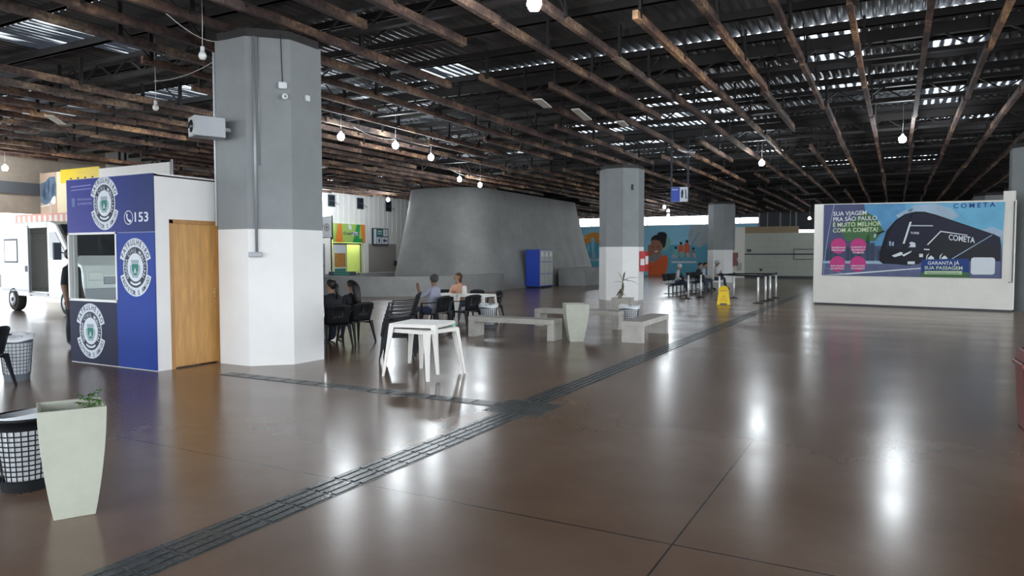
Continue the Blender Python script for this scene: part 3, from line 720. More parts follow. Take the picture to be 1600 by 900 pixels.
part(m, 'poster_sheet', BM, bb)
m = MB(); L1,L2,L3,L4,L5 = -.022,-.025,-.028,-.031,-.034
flat(m, PB([(420,128),(700,120),(720,400),(470,400)]), 1, L1)
flat(m, PB([(700,120),(1318,103),(1303,500),(720,400)]), 12, L1)
flat(m, PB([(720,170),(760,130),(900,118),(1000,150),(1050,200),(950,250),(820,200)]), 2, L2)
flat(m, PB([(1180,290),(1250,270),(1310,300),(1308,360),(1240,330)]), 2, L2)
flat(m, PB([(640,200),(700,165),(760,150),(700,240)]), 2, L2)
flat(m, PB([(122,500),(1300,470),(1300,612),(118,592)]), 9, L1+.0005)
for (x, y, wd) in [(150,420,20),(175,400,24),(210,430,26),(300,410,22),(330,390,26),(380,420,26),(440,330,26),(470,380,30),(520,420,30)]:
    flat(m, PB([(x,500),(x+wd,500),(x+wd,y),(x,y)]), 11, L2)
flat(m, PB([(118,500),(560,500),(560,520),(118,515)]), 2, L2-.001)
flat(m, PB([(250,300),(420,170),(500,210),(560,300),(500,370),(300,370)]), 8, L2)
# bus
flat(m, PB([(535,450),(555,380),(580,300),(640,230),(700,190),(770,172),(830,172),(900,190),(1260,320),(1295,340),(1303,400),(1303,500),(1090,500),(830,500),(800,520),(740,530),(640,520),(560,518),(535,500)]), 3, L3)
flat(m, PB([(760,185),(830,180),(1260,325),(1290,345),(1300,400),(1240,395),(930,300),(860,390),(790,440),(730,420),(720,340),(735,240)]), 4, L3-.0015)
flat(m, PB([(575,420),(590,340),(640,250),(700,200),(740,190),(720,260),(700,340),(690,420)]), 4, L3-.0015)
flat(m, PB([(740,262),(885,262),(888,268),(740,268)]), 6, L4); flat(m, PB([(735,240),(748,240),(705,385),(692,385)]), 6, L4)
flat(m, PB([(850,392),(860,392),(938,306),(1105,330),(1100,324),(935,298)]), 6, L4)
flat(m, PB([(500,320),(560,300),(575,305),(520,325)]), 3, L4); flat(m, PB([(498,320),(510,320),(505,345),(490,345)]), 2, L4)
flat(m, PB([(620,465),(680,440),(695,445),(690,460),(640,475)]), 6, L4); flat(m, PB([(690,460),(755,430),(745,445),(700,470)]), 6, L4)
flat(m, PB([(600,370),(614,370),(612,400),(602,400)]), 2, L4); flat(m, PB([(620,380),(632,370),(632,400),(620,400)]), 2, L4)
flat(m, PB([(728,503),(775,503),(775,522),(728,522)]), 6, L4); flat(m, PB([(803,452),(827,452),(827,474),(803,474)]), 6, L4); flat(m, PB([(832,418),(868,420),(868,428),(832,426)]), 6, L4)
flat(m, PB([(735,380),(750,372),(775,380),(778,408),(732,408),(745,395)]), 6, L4)
for x in (880, 965): flat(m, PB([(x-20,500),(x-18,478),(x,462),(x+18,478),(x+20,500)]), 6, L4-.0005); flat(m, PB([(x-32,500),(x-30,465),(x-12,445),(x-14,450),(x-24,470),(x-26,500)]), 6, L4)
flat(m, PB([(1248,322),(1250,326),(1012,488),(1008,484)]), 2, L4)
flat(m, PB([(820,490),(1115,482),(1120,612),(815,605)]), 10, L5); flat(m, PB([(820,575),(1115,575),(1120,612),(815,605)]), 8, L5-.0005)
flat(m, PB([(840,566),(1076,566),(1076,590),(840,588)]), 7, L5-.002)
def rrp(x0,x1,y0,y1,r): 
    return [(cx+r*math.cos(a+PI/2*k/4), cy+r*math.sin(a+PI/2*k/4)) for (cx,cy,a) in [(x1-r,y1-r,0),(x0+r,y1-r,PI/2),(x0+r,y0+r,PI),(x1-r,y0+r,-PI/2)] for k in range(5)]
flat(m, PB(rrp(1128,1270,475,590,18)), 6, L5-.001)
flat(m, PB([(120,592),(815,545),(815,552),(300,590)]), 6, L4); flat(m, PB([(135,540),(139,540),(300,590),(290,590)]), 2, L4)
for i in range(14):
    a0 = i/14; a1 = (i+1)/14
    def cv(t): return (200-55*math.sin(t*PI/2)-15*t, 135+ (592-135)*t)
    p, q = cv(a0), cv(a1); flat(m, PB([p,(p[0]+4,p[1]),(q[0]+4,q[1]),q]), 2, L4)
for (x,y) in [(240,402),(385,402),(236,520),(385,520)]: flat(m, PB([(x+58*math.cos(k*PI/12), y+51*math.sin(k*PI/12)) for k in range(24)]), 5, L5)
part(m, 'poster_picture', BM, bb)
m = MB()
def pt(s, x, y, hpx, wpx, mi, yy=L5-.004, slope=0, dy=0):
    X, Z = B(x, y); X2, _ = B(x+wpx, y); h = hpx/460.0*2.25; add_text(m, s, X, Z, h, w=X2-X, mi=mi, y=yy, slope=slope)
for s, y, wd, mi in [('SUA VIAGEM',206,242,0),('PRA SÃO PAULO',242,316,0),('É MUITO MELHOR',278,346,1),('COM A COMETA!',314,324,1)]:
    pt(s, 197, y, 27, wd, mi, slope=.005)
for (s1, s2, x, y) in [('SAÍDAS','PONTUAIS',240,418),('CONFORTO E','SEGURANÇA',385,415),('MAIS OPÇÕES','DE DESTINOS',236,537),('VÁRIAS OPÇÕES','DE HORÁRIOS',385,537)]:
    pt(s1, x-50, y, 10, 100, 0); pt(s2, x-50, y+17, 10, 100, 0)
pt('DO BRASIL', 345, 450, 10, 84, 0)
pt('C O M E T A', 1012, 148, 27, 250, 2)
pt('COMETA', 988, 358, 34, 160, 0, slope=-.16)
pt('TURBI', 742, 320, 13, 56, 0, slope=-.05)
pt('GARANTA JÁ', 860, 523, 20, 198, 0); pt('SUA PASSAGEM', 840, 555, 20, 238, 1)
pt('viacaocometa.com.br', 856, 583, 8, 205, 2, yy=L5-.006)
part(m, 'poster_lettering', [BM[6], mat('poster_lettering_lime',(0.55,.66,.42),.4,spec=.15), BM[10]], bb)

# ------------------------------------------------------------ guard booth
bt = thing('guard_booth', 'blue and white guard booth with round crests and wooden door', 'booth', (-11.0, 6.3, 0))
m = MB()   # front facade 2.03 wide
m.box((0,0,0),(2.03,.05,.95)); m.box((1.16,0,.95),(2.03,.05,1.93)); m.box((0,0,1.93),(2.03,.05,2.73)); m.box((0,0,.95),(.03,.05,1.93))
part(m, 'front_wall', M_white, bt)
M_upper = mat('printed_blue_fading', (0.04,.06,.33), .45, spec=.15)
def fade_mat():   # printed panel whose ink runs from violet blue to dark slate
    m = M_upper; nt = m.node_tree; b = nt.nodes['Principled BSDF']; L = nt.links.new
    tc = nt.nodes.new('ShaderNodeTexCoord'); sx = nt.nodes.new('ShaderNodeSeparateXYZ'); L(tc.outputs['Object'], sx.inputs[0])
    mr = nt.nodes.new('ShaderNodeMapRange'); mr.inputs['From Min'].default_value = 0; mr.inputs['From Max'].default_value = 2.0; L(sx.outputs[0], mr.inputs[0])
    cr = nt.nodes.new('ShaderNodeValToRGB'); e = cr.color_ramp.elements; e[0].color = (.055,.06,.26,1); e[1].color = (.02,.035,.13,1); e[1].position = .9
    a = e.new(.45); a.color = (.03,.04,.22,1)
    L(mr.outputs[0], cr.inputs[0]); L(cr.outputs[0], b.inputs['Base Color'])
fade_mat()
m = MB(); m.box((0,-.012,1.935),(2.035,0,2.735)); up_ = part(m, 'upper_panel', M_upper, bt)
m = MB(); m.box((0,-.012,0.01),(1.17,0,.945)); lp_ = part(m, 'lower_panel', M_navy, bt)
m = MB(); m.box((1.17,-.014,0.01),(2.035,0,1.93)); rp_ = part(m, 'side_panel', M_blue, bt)
def emblem(parent, cx, cz, R, y, name='emblem'):
    k = R/0.41; m = MB(); a = math.radians
    xs = 0.88
    arc_band(m, cx, cz, .30*k, .41*k, a(18), a(162), 0, y, xs); arc_band(m, cx, cz, .30*k, .41*k, a(198), a(342), 0, y, xs)
    arc_band(m, cx, cz, .285*k, .31*k, 0, 2*PI, 0, y-.001, xs, 40)
    arc_band(m, cx, cz, .19*k, .288*k, 0, 2*PI, 1, y-.001, xs, 40)
    flat(m, ring_pts(cx, cz, .20*k, 36, xs), 0, y-.002)
    arc_text(m, 'PATRULHEIRO', cx, cz, .357*k, .078*k, a(158), a(22), 1, y-.003, xs=xs)
    arc_text(m, 'PROTETOR E AMIGO', cx, cz, .357*k, .062*k, a(202), a(338), 1, y-.003, True, xs=xs)
    arc_text(m, 'GUARDA CIVIL MUNICIPAL', cx, cz, .238*k, .056*k, a(222), a(-42), 0, y-.004, xs=xs)
    arc_band(m, cx, cz, .225*k, .255*k, a(238), a(302), 0, y-.003, xs)
    s = k   # coat of arms: crown over a shield with leaves
    flat(m, [(cx-.075*s,cz+.05*s),(cx+.075*s,cz+.05*s),(cx+.075*s,cz-.04*s),(cx+.04*s,cz-.1*s),(cx,cz-.12*s),(cx-.04*s,cz-.1*s),(cx-.075*s,cz-.04*s)], 2, y-.004)
    flat(m, [(cx-.03*s,cz-.08*s),(cx,cz+.0*s),(cx+.03*s,cz-.08*s),(cx+.01*s,cz-.08*s),(cx,cz-.04*s),(cx-.01*s,cz-.08*s)], 0, y-.006)
    for i in range(5): flat(m, [(cx+(-.08+.034*i)*s,cz+.065*s),(cx+(-.056+.034*i)*s,cz+.065*s),(cx+(-.056+.034*i)*s,cz+.105*s),(cx+(-.08+.034*i)*s,cz+.105*s)], 3, y-.004)
    flat(m, [(cx-.08*s,cz+.057*s),(cx+.08*s,cz+.057*s),(cx+.08*s,cz+.066*s),(cx-.08*s,cz+.066*s)], 3, y-.004)
    arc_band(m, cx, cz-.02*s, .09*s, .112*s, a(150), a(255), 3, y-.004); arc_band(m, cx, cz-.02*s, .09*s, .112*s, a(-75), a(30), 3, y-.004)
    flat(m, [(cx-.07*s,cz-.14*s),(cx+.07*s,cz-.14*s),(cx+.06*s,cz-.125*s),(cx-.06*s,cz-.125*s)], 3, y-.005)
    part(m, name, [M_printwhite, M_printdark, M_printgreen, mat('crest_grey',(0.2,.25,.27),.5)], parent)
emblem(lp_, .52, .49, .41, -.014)
emblem(up_, .93, 2.36, .385, -.014)
emblem(rp_, 1.61, 1.44, .41, -.016)
m = MB(); add_text(m, '153', 1.62, 2.08, .13, w=.30, mi=0, y=-.016)
arc_band(m, 1.48, 2.14, .088, .1, 0, 2*PI, 0, -.015)
flat(m, [(1.43,2.19),(1.455,2.20),(1.465,2.165),(1.45,2.15),(1.49,2.105),(1.51,2.115),(1.54,2.10),(1.53,2.075),(1.505,2.07),(1.46,2.10),(1.43,2.15)], 0, -.015)
flat(m, [(.12,2.62),(.62,2.63),(.62,2.645),(.12,2.635)], 1, -.015); flat(m, [(.12,2.57),(.62,2.58),(.62,2.592),(.12,2.582)], 1, -.015)
flat(m, [(.14,2.33),(.21,2.33),(.22,2.46),(.13,2.46)], 2, -.015)
add_text(m, 'PREFEITURA MUNICIPAL', .28, 2.42, .028, w=.36, mi=1, y=-.016); add_text(m, 'DE ARARAQUARA', .28, 2.355, .035, w=.36, mi=1, y=-.016)
part(m, 'panel_lettering', [M_printwhite, mat('faded_print',(.2,.22,.5),.5), mat('crest_blue',(.06,.14,.35),.5)], up_)
m = MB(); m.box((1.16,-.02,.94),(1.19,.0,1.94)); m.box((.0,-.02,.93),(1.19,0,.965)); m.box((.0,-.02,1.915),(1.19,0,1.945)); m.box((.0,-.02,.94),(.035,0,1.94)); wf = part(m, 'window_frame', M_white, bt)
m = MB(); m.mesh([(.03,.02,.96),(1.165,.02,.96),(1.165,.02,1.92),(.03,.02,1.92)],[(0,1,2,3)]); part(m, 'window_pane', M_glass, wf)
# door side, facing +x
m = MB(); m.box((1.97,.05,0),(2.03,.22,2.72)); m.box((1.97,.22,2.11),(2.03,1.06,2.72)); m.box((1.6,.99,2.11),(2.03,1.04,2.72)); m.box((1.6,1.04,0),(1.66,2.3,2.72)); part(m, 'side_wall', M_white, bt)
m = MB(); m.box((0,.05,0),(.05,.1,2.72)); m.box((0,2.2,0),(.05,2.3,2.72)); m.box((0,.1,0),(.05,2.2,.75)); m.box((0,.1,2.2),(.05,2.2,2.72)); m.box((0,2.24,0),(1.66,2.3,2.72)); part(m, 'far_wall', M_white, bt)
m = MB(); m.mesh([(.02,.1,.75),(.02,2.2,.75),(.02,2.2,2.2),(.02,.1,2.2)],[(0,1,2,3)]); part(m, 'window_pane', M_glass, bt)
m = MB(); m.box((0,0,2.70),(1.66,2.3,2.74)); m.box((1.66,0,2.70),(2.03,1.04,2.74)); part(m, 'roof_panel', M_white, bt)
m = MB(); m.box((1.98,.22,0),(2.045,.27,2.11)); m.box((1.98,1.01,0),(2.045,1.06,2.11)); m.box((1.98,.22,2.06),(2.045,1.06,2.115)); part(m, 'door_frame', M_woodframe, bt)
m = MB(); m.box((1.985,.27,.02),(2.02,1.01,2.06)); dr = part(m, 'door', M_wood, bt)
m = MB(); m.box((2.02,.945,.98),(2.028,.975,1.12)); m.tube([(2.02,.96,1.06),(2.07,.96,1.06),(2.07,.88,1.055)],.010); m.lathe([(0,0),(.013,0),(.013,.02),(0,.02)],10,T=Matrix.Translation((2.02,.955,.93)) @ Matrix.Rotation(PI/2,4,'Y')); part(m, 'door_handle', M_brass, dr)
m = MB(); m.box((1.0,1.2,.72),(1.5,2.2,.75)); part(m, 'inner_shelf', M_cream, bt)

# ------------------------------------------------------------ kiosk with banners behind the van
kk = thing('market_kiosk', 'kiosk with yellow top banner and fringed pink awning behind the van', 'kiosk', (-26.15, 14.1, 0))
m = MB(); m.box((0,0,0),(7.0,1.6,2.6)); part(m, 'kiosk_body', M_cream, kk)
m = MB(); m.box((0.02,-.05,2.95),(1.02,0,4.45)); bs = part(m, 'picture_banner', mat('banner_tan',(.55,.40,.30),.6,var=.15,scale=1), kk)
m = MB(); sq = lambda p: [(.02+(x-.3)*.57, z) for x, z in p]
flat(m, sq([(.32,3.45),(.9,3.35),(1.5,3.5),(1.95,3.6),(2.0,4.0),(1.9,4.3),(1.3,4.3),(.9,4.15),(.35,4.1)]), 0, -.054)
flat(m, sq([(.5,3.7),(.8,3.5),(1.0,3.7),(.75,4.0)]), 1, -.058); flat(m, sq([(1.1,3.65),(1.35,3.9),(1.3,4.25),(1.15,4.1)]), 1, -.058); flat(m, sq([(1.5,3.6),(1.8,3.75),(1.85,4.1),(1.6,4.0)]), 1, -.058)
flat(m, sq([(1.3,3.4),(1.6,3.6),(1.9,3.65),(1.95,3.42)]), 2, -.058); flat(m, sq([(1.4,3.0),(1.46,3.0),(1.42,3.45),(1.36,3.45)]), 2, -.058); flat(m, sq([(.32,3.28),(1.9,3.38),(1.9,3.42),(.32,3.33)]), 2, -.058)
part(m, 'banner_picture', [mat('banner_blue',(.13,.20,.28),.6,var=.5,scale=4), mat('banner_darkblue',(.05,.08,.13),.6), M_white], bs)
m = MB(); m.box((1.02,-.05,2.95),(1.25,0,4.45),1); m.box((1.25,-.05,4.05),(3.4,0,4.5),0); m.box((1.25,-.05,2.95),(3.4,0,4.05),1); m.box((3.4,-.05,2.95),(6.9,0,4.42),2)
for i in range(4): m.box((1.8+.4*i,-.055,4.15),(1.9+.4*i,-.051,4.2),3)
part(m, 'top_banner', [M_yellow, mat('banner_cream',(.72,.66,.45),.6), M_white, M_printdark], kk)
m = MB(); m.box((.5,-1.1,2.88),(7.0,.1,2.95))
for i in range(43):
    x = .5 + i*.15; m.box((x,-1.12,2.62+.05*(i%2)),(x+.15,-1.1,2.9), i % 2)
part(m, 'fringed_awning', [mat('awning_pink',(.70,.34,.28),.7), M_cream], kk)
for x in (0.0, 6.94):
    m = MB(); m.box((x,-.04,2.6),(x+.06,0,4.5)); part(m, 'banner_post', M_galv, kk)

# ------------------------------------------------------------ van (rear at the left, front towards the booth)
vn = thing('van', 'white van with open side door and roof parked behind the booth', 'van', (-23.6, 11.5, 0), -.1)
prof = [(0.0,.45),(0.0,2.3),(.12,2.5),(.5,2.56),(3.2,2.56),(3.55,2.48),(4.35,1.62),(4.95,1.35),(5.05,1.1),(5.05,.45)]
def slab(m, y0, y1, inset=0, mi=None):
    m.loft([[(x,y0,z) for x,z in prof],[(x,y0+ .0,z) for x,z in prof]][:1] + [[(x,y1,z) for x,z in prof]], mi)
W_ = 1.95
m = MB()
def prism(m, pts, y0, y1, mi=None): m.loft([[(x,y0,z) for x,z in pts],[(x,y1,z) for x,z in pts]], mi)
prism(m, prof, W_-.06, W_)                                    # far side
prism(m, [(0,.45),(0,2.3),(.12,2.5),(.5,2.56),(1.9,2.56),(1.9,.45)], 0, .06)   # near rear quarter
prism(m, [(3.05,.45),(3.05,2.56),(3.2,2.56),(3.55,2.48),(4.35,1.62),(4.95,1.35),(5.05,1.1),(5.05,.45)], 0, .06)
prism(m, [(1.9,2.38),(1.9,2.56),(3.05,2.56),(3.05,2.38)], 0, .06)
prism(m, [(0,.45),(0,.6),(5.05,.6),(5.05,.45)], .06, W_-.06)  # floor pan
prism(m, [(0,2.3),(.12,2.5),(.5,2.56),(3.2,2.56),(3.55,2.48),(3.5,2.44),(3.2,2.5),(.5,2.5),(.15,2.45),(.05,2.3)], .06, W_-.06)
prism(m, [(0,.6),(0,2.3),(.06,2.3),(.06,.6)], .06, W_-.06)
prism(m, [(4.35,1.62),(4.95,1.35),(5.05,1.1),(5.05,.6),(5.0,.6),(5.0,1.08),(4.9,1.3),(4.32,1.56)], .06, W_-.06)
part(m, 'van_body', M_vanwhite, vn, bevel=.02)
m = MB(); prism(m, [(3.54,2.44),(4.34,1.60),(4.37,1.63),(3.58,2.47)], .14, W_-.14); part(m, 'windscreen', M_darkglass, vn)
m = MB(); m.box((.35,-.012,1.45),(1.15,0,2.05),0); m.box((.30,-.008,1.40),(1.20,0,2.10),1); wd_ = part(m, 'side_window', [mat('frosted_glass',(.55,.58,.5),.3), M_printdark], vn)
m = MB(); prism(m, [(3.2,1.55),(3.2,2.25),(3.55,2.25),(4.2,1.6),(4.2,1.55)], -.01, 0); part(m, 'side_window', M_darkglass, vn)
m = MB(); m.box((1.68,-.02,1.15),(1.84,0,1.32)); part(m, 'latch_plate', M_printdark, vn)
m = MB(); m.box((1.86,-.02,.5),(1.92,.02,2.45)); m.box((1.9,-.02,.5),(3.05,.02,.56)); m.box((0,-.015,.58),(1.86,0,.64)); part(m, 'door_rail', M_galv, vn)
m = MB(); m.box((5.03,-.02,.45),(5.15,W_+.02,.75)); m.box((5.04,.5,.85),(5.07,W_-.5,1.05)); part(m, 'front_bumper', M_galv, vn, bevel=.02)
for y in (.12, W_-.5):
    m = MB(); m.box((4.96,y,.95),(5.07,y+.38,1.18)); part(m, 'headlight', mat('headlight_lens',(.8,.8,.75),.15), vn, bevel=.02)
for x in (.85, 4.1):
    for y in (-.02, W_-.22):
        m = MB(); T = Matrix.Translation((x,y,.34)) @ Matrix.Rotation(-PI/2,4,'X'); m.lathe([(0,0),(.2,0),(.2,.02),(.31,0),(.34,.03),(.34,.2),(.31,.24),(0,.24)], 28, T=T)
        wl = part(m, 'wheel', M_rubber, vn)
        m = MB(); m.lathe([(0,-.012),(.19,-.012),(.19,.01),(0,.01)], 20, T=T); m.lathe([(0,-.03),(.06,-.03),(.06,0)], 12, T=T, mi=1); part(m, 'hub', [M_galv, M_printdark], wl)
m = MB(); m.bar((4.3,-.02,1.65),(4.3,-.22,1.7),.03); m.box((4.25,-.38,1.5),(4.33,-.2,1.95)); part(m, 'wing_mirror', M_printdark, vn)
ch = thing('blue_chair', 'blue plastic chair standing in the open van door', 'chair', (-20.95, 11.75, .6), -.3)
m = MB(); m.box((-.23,-.2,.40),(.23,.22,.43)); part(m, 'seat', M_lockblue, ch, bevel=.01)
m = MB(); m.box((-.23,.19,.62),(.23,.22,.92)); part(m, 'backrest', M_lockblue, ch, bevel=.01)
for sx in (-1,1):
    for sy in (-1,1):
        m = MB(); m.tube([(sx*.2,sy*.18,.4),(sx*.23,sy*.23,0)],.012); part(m, 'leg', M_steel, ch)
m = MB()
for sx in (-1,1): m.tube([(sx*.2,.2,.4),(sx*.2,.205,.7)],.012)
part(m, 'back_frame', M_steel, ch)

# ------------------------------------------------------------ planters
def planter(name, label, loc, rotz, top=.36, bot=.22, h=.68, cat='planter', mt=None):
    t = thing(name, label, cat, loc, rotz); m = MB()
    def ringz(w, z): return [(-w/2,-w/2,z),(w/2,-w/2,z),(w/2,w/2,z),(-w/2,w/2,z)]
    rings = []
    for i in range(9):
        u = i/8; w = bot + (top-bot)*(math.sin(u*PI/2)**.9*.8+.2*u); rings.append(ringz(w, u*h))
    rings += [ringz(top-.035, h), ringz(top-.06, h-.13)]
    m.loft(rings); part(m, 'pot', mt or M_planter, t, bevel=.004)
    m = MB(); n = 10; g = []
    for i in range(n+1):
        for j in range(n+1): g.append((-(top-.058)/2+(top-.058)*i/n, -(top-.058)/2+(top-.058)*j/n, h-.125+random.uniform(0,.02)))
    m.mesh(g, [(i*(n+1)+j,(i+1)*(n+1)+j,(i+1)*(n+1)+j+1,i*(n+1)+j+1) for i in range(n) for j in range(n)]); part(m, 'soil', M_soil, t)
    return t
def leaf(m, p, d, L, w, droop=.5, n=6, mi=None):
    d = Vector(d).normalized(); side = d.cross(Vector((0,0,1)));
    if side.length < .1: side = Vector((1,0,0))
    side.normalize(); vs = []; fs = []; q = Vector(p)
    for i in range(n+1):
        u = i/n; ww = w*math.sin(PI*min(1,u*.92+.08))**.8*.5
        vs += [tuple(q - side*ww), tuple(q + Vector((0,0,-ww*.4))), tuple(q + side*ww)]
        q = q + d*(L/n); d = (d + Vector((0,0,-droop/n*1.6))).normalized()
    for i in range(n): fs += [(3*i,3*i+1,3*i+4,3*i+3),(3*i+1,3*i+2,3*i+5,3*i+4)]
    m.mesh(vs, fs, mi)
p1 = planter('planter', 'tall tapered pale concrete planter with small green plant in foreground left', (-4.49, 2.56, 0), math.radians(62))
random.seed(3)
pl_ = thing('green_plant', 'small leafy green plant growing in the foreground planter', 'plant', (-4.43, 2.64, .57))
m = MB()
for i in range(5): m.tube([(0,0,-.01),(random.uniform(-.03,.03),random.uniform(-.03,.03),.06),(random.uniform(-.06,.06),random.uniform(-.05,.05),.11)],.003,5)
m.tube([(0,0,0),(.03,.02,.11),(.05,.03,.19)],.003,5); part(m, 'stem', M_leaf, pl_)
m = MB()
for i in range(34):
    a = random.uniform(0,2*PI); leaf(m, (random.uniform(-.06,.04),random.uniform(-.05,.05),random.uniform(.07,.17)), (math.cos(a),math.sin(a),random.uniform(.0,.8)), random.uniform(.035,.07), .022, .9)
for i in range(6):
    a = i; leaf(m, (.05,.03,.19), (math.cos(a),math.sin(a),.4), .03, .014, .6)
part(m, 'leaves', M_leaf, pl_)
p2 = planter('planter', 'tapered concrete planter without plant between the concrete benches', (-5.28, 12.32, 0), math.radians(33), .44, .25, .71)
p3 = planter('planter', 'concrete planter with dry spiky plant before the middle column', (-6.72, 19.0, 0), math.radians(10), .56, .44, .43, mt=M_conc)
dp = thing('dracaena', 'sparse spiky plant standing in the farther concrete planter', 'plant', (-6.78, 19.0, .36))
m = MB(); m.tube([(0,0,0),(.02,0,.2),(.05,.0,.45),(.07,0,.6)],[.022,.018,.014,.01]); m.tube([(-.07,0,0),(-.02,0,.22),(.03,0,.33)],[.02,.016,.012]); part(m, 'trunk', M_leafdry, dp)
m = MB()
for d_, L, p_ in [((-.3,0,1),.33,(.06,0,.52)),((.85,.35,.6),.5,(.07,0,.55)),((.9,.2,.15),.5,(.07,0,.55)),((-.8,.1,.35),.28,(.05,0,.5)),((.2,-.2,1),.3,(.07,0,.55)),((.15,-.4,-.6),.3,(.07,0,.5)),((.6,-.6,.4),.35,(.07,0,.55))]:
    leaf(m, p_, d_, L, .055, .7)
for i in range(10):
    a = i*1.3; leaf(m, (.0,0,.32), (.5*math.cos(a),.5*math.sin(a),-.6), .26, .04, .3)
part(m, 'leaves', M_leafdry, dp)

# ------------------------------------------------------------ concrete benches
def bench(label, loc, rotz, L, D=.42, H=.40):
    t = thing('concrete_bench', label, 'bench', loc, rotz)
    m = MB(); m.box((-L/2,-D/2,H-.10),(L/2,D/2,H)); part(m, 'seat_slab', M_conc, t, bevel=.008)
    for s in (-1,1):
        m = MB(); m.box((s*(L/2-.07)-.07,-D/2+.002,0),(s*(L/2-.07)+.07,D/2-.002,H-.10)); part(m, 'leg', M_conc, t, bevel=.006)
    return t
bench('concrete bench left of the tapered planter, nearest the black chairs', (-6.55, 12.25, 0), math.radians(2), 1.85)
bench('concrete bench lying behind the tapered planter, farthest of the three', (-6.25, 14.75, 0), math.radians(2), 2.0)
bench('concrete bench right of the tapered planter, seen end on', (-4.28, 13.5, 0), math.radians(92), 1.95, .40)

# ------------------------------------------------------------ baskets
def basket(label, loc, mt, top=.19, bot=.135, h=.50, liner=True, nz=9, na=26, lm=None, name='waste_basket', cat='bin'):
    t = thing(name, label, cat, loc); m = MB()
    def R(z): return bot + (top-bot)*z/h
    z0, z1 = h*.16, h*.84
    m.smooth = True
    m.loft([[(R(z)*math.cos(2*PI*k/36), R(z)*math.sin(2*PI*k/36), z) for k in range(36)] for z in (0, z0)], cap=False)
    m.mesh([(bot*math.cos(2*PI*k/36), bot*math.sin(2*PI*k/36), .01) for k in range(36)], [tuple(range(36))])
    m.loft([[((R(z)+e)*math.cos(2*PI*k/36), (R(z)+e)*math.sin(2*PI*k/36), z) for k in range(36)] for z, e in ((z1,0),(h-.02,0),(h-.02,.012),(h,.012),(h,-.008),(z1,-.008))], cap=False)
    m.smooth = False
    for i in range(1, nz):
        z = z0 + (z1-z0)*i/nz; r = R(z)
        m.loft([[((r+a)*math.cos(2*PI*k/36), (r+a)*math.sin(2*PI*k/36), z+b) for k in range(36)] for a, b in ((-.002,-.004),(.002,-.004),(.002,.004),(-.002,.004),(-.002,-.004))], cap=False)
    for k in range(na):
        a = 2*PI*k/na; m.bar((R(z0)*math.cos(a),R(z0)*math.sin(a),z0-.01),(R(z1)*math.cos(a),R(z1)*math.sin(a),z1+.01),.010,.004)
    part(m, 'basket_shell', mt, t)
    if liner:
        m = MB(); n = 30; rings = []
        for z, e in ((.03,-.03),(h*.5,-.022),(h-.02,-.016),(h+.012,-.006),(h+.014,.018),(h-.06,.02)):
            rings.append([((R(min(z,h))+e+.006*math.sin(5*2*PI*k/n+z*9))*math.cos(2*PI*k/n), (R(min(z,h))+e+.006*math.sin(5*2*PI*k/n+z*9))*math.sin(2*PI*k/n), z+(.012*math.sin(3*2*PI*k/n) if z > h-.08 else 0)) for k in range(n)])
        m.smooth = True; m.loft(rings, cap=False); part(m, 'bin_liner', lm or M_liner, t)
    return t
basket('black lattice waste basket behind the foreground planter', (-5.28, 2.70, 0), M_black, .205, .155, .505, liner=False, nz=10, na=30)
ln = MB(); n=30
ln.smooth=True; ln.loft([[((r+.008*math.sin(4*2*PI*k/n))*math.cos(2*PI*k/n),(r+.008*math.sin(4*2*PI*k/n))*math.sin(2*PI*k/n),z+.02*math.sin(2*PI*k/n+1)) for k in range(n)] for r,z in ((.13,.05),(.165,.3),(.18,.44),(.185,.515),(.165,.52))], cap=False)
lnr = ln.build('bin_liner', M_liner); lnr.location = (0,0,0)
lnr.parent = [o for o in bpy.data.objects if o.name.startswith('waste_basket')][0]
basket('white lined waste basket beside white tables, left of benches', (-8.0, 13.7, 0), M_greybasket, .22, .17, .52)
basket('white lined waste basket between the far and right concrete benches', (-5.2, 15.15, 0), M_greybasket, .22, .17, .50)
basket('pale lined waste basket at the left edge near a dark chair', (-9.95, 5.0, 0), M_greybasket, .19, .14, .58)
basket('small waste basket seen under the chair of the left woman', (-9.45, 10.0, 0), M_greybasket, .17, .13, .42)

# red bin at the right edge
rb = thing('litter_bin', 'dark red plastic bin cut off by the right edge', 'bin', (1.26, 8.05, 0), .05)
m = MB(); m.loft([[(-.2,-.17,0),(.2,-.17,0),(.2,.17,0),(-.2,.17,0)],[(-.23,-.2,.58),(.23,-.2,.58),(.23,.2,.58),(-.23,.2,.58)]]); part(m, 'bin_body', M_binred, rb, bevel=.015)
m = MB(); m.box((-.25,-.22,.58),(.25,.22,.62)); m.loft([[(-.23,-.2,.62),(.23,-.2,.62),(.23,.2,.62),(-.23,.2,.62)],[(-.21,-.16,.72),(.21,-.16,.72),(.21,.18,.74),(-.21,.18,.74)]]); lid = part(m, 'bin_lid', M_binred, rb, bevel=.01)
m = MB(); m.box((-.16,-.205,.63),(.16,-.17,.69)); part(m, 'flap', M_black, lid)

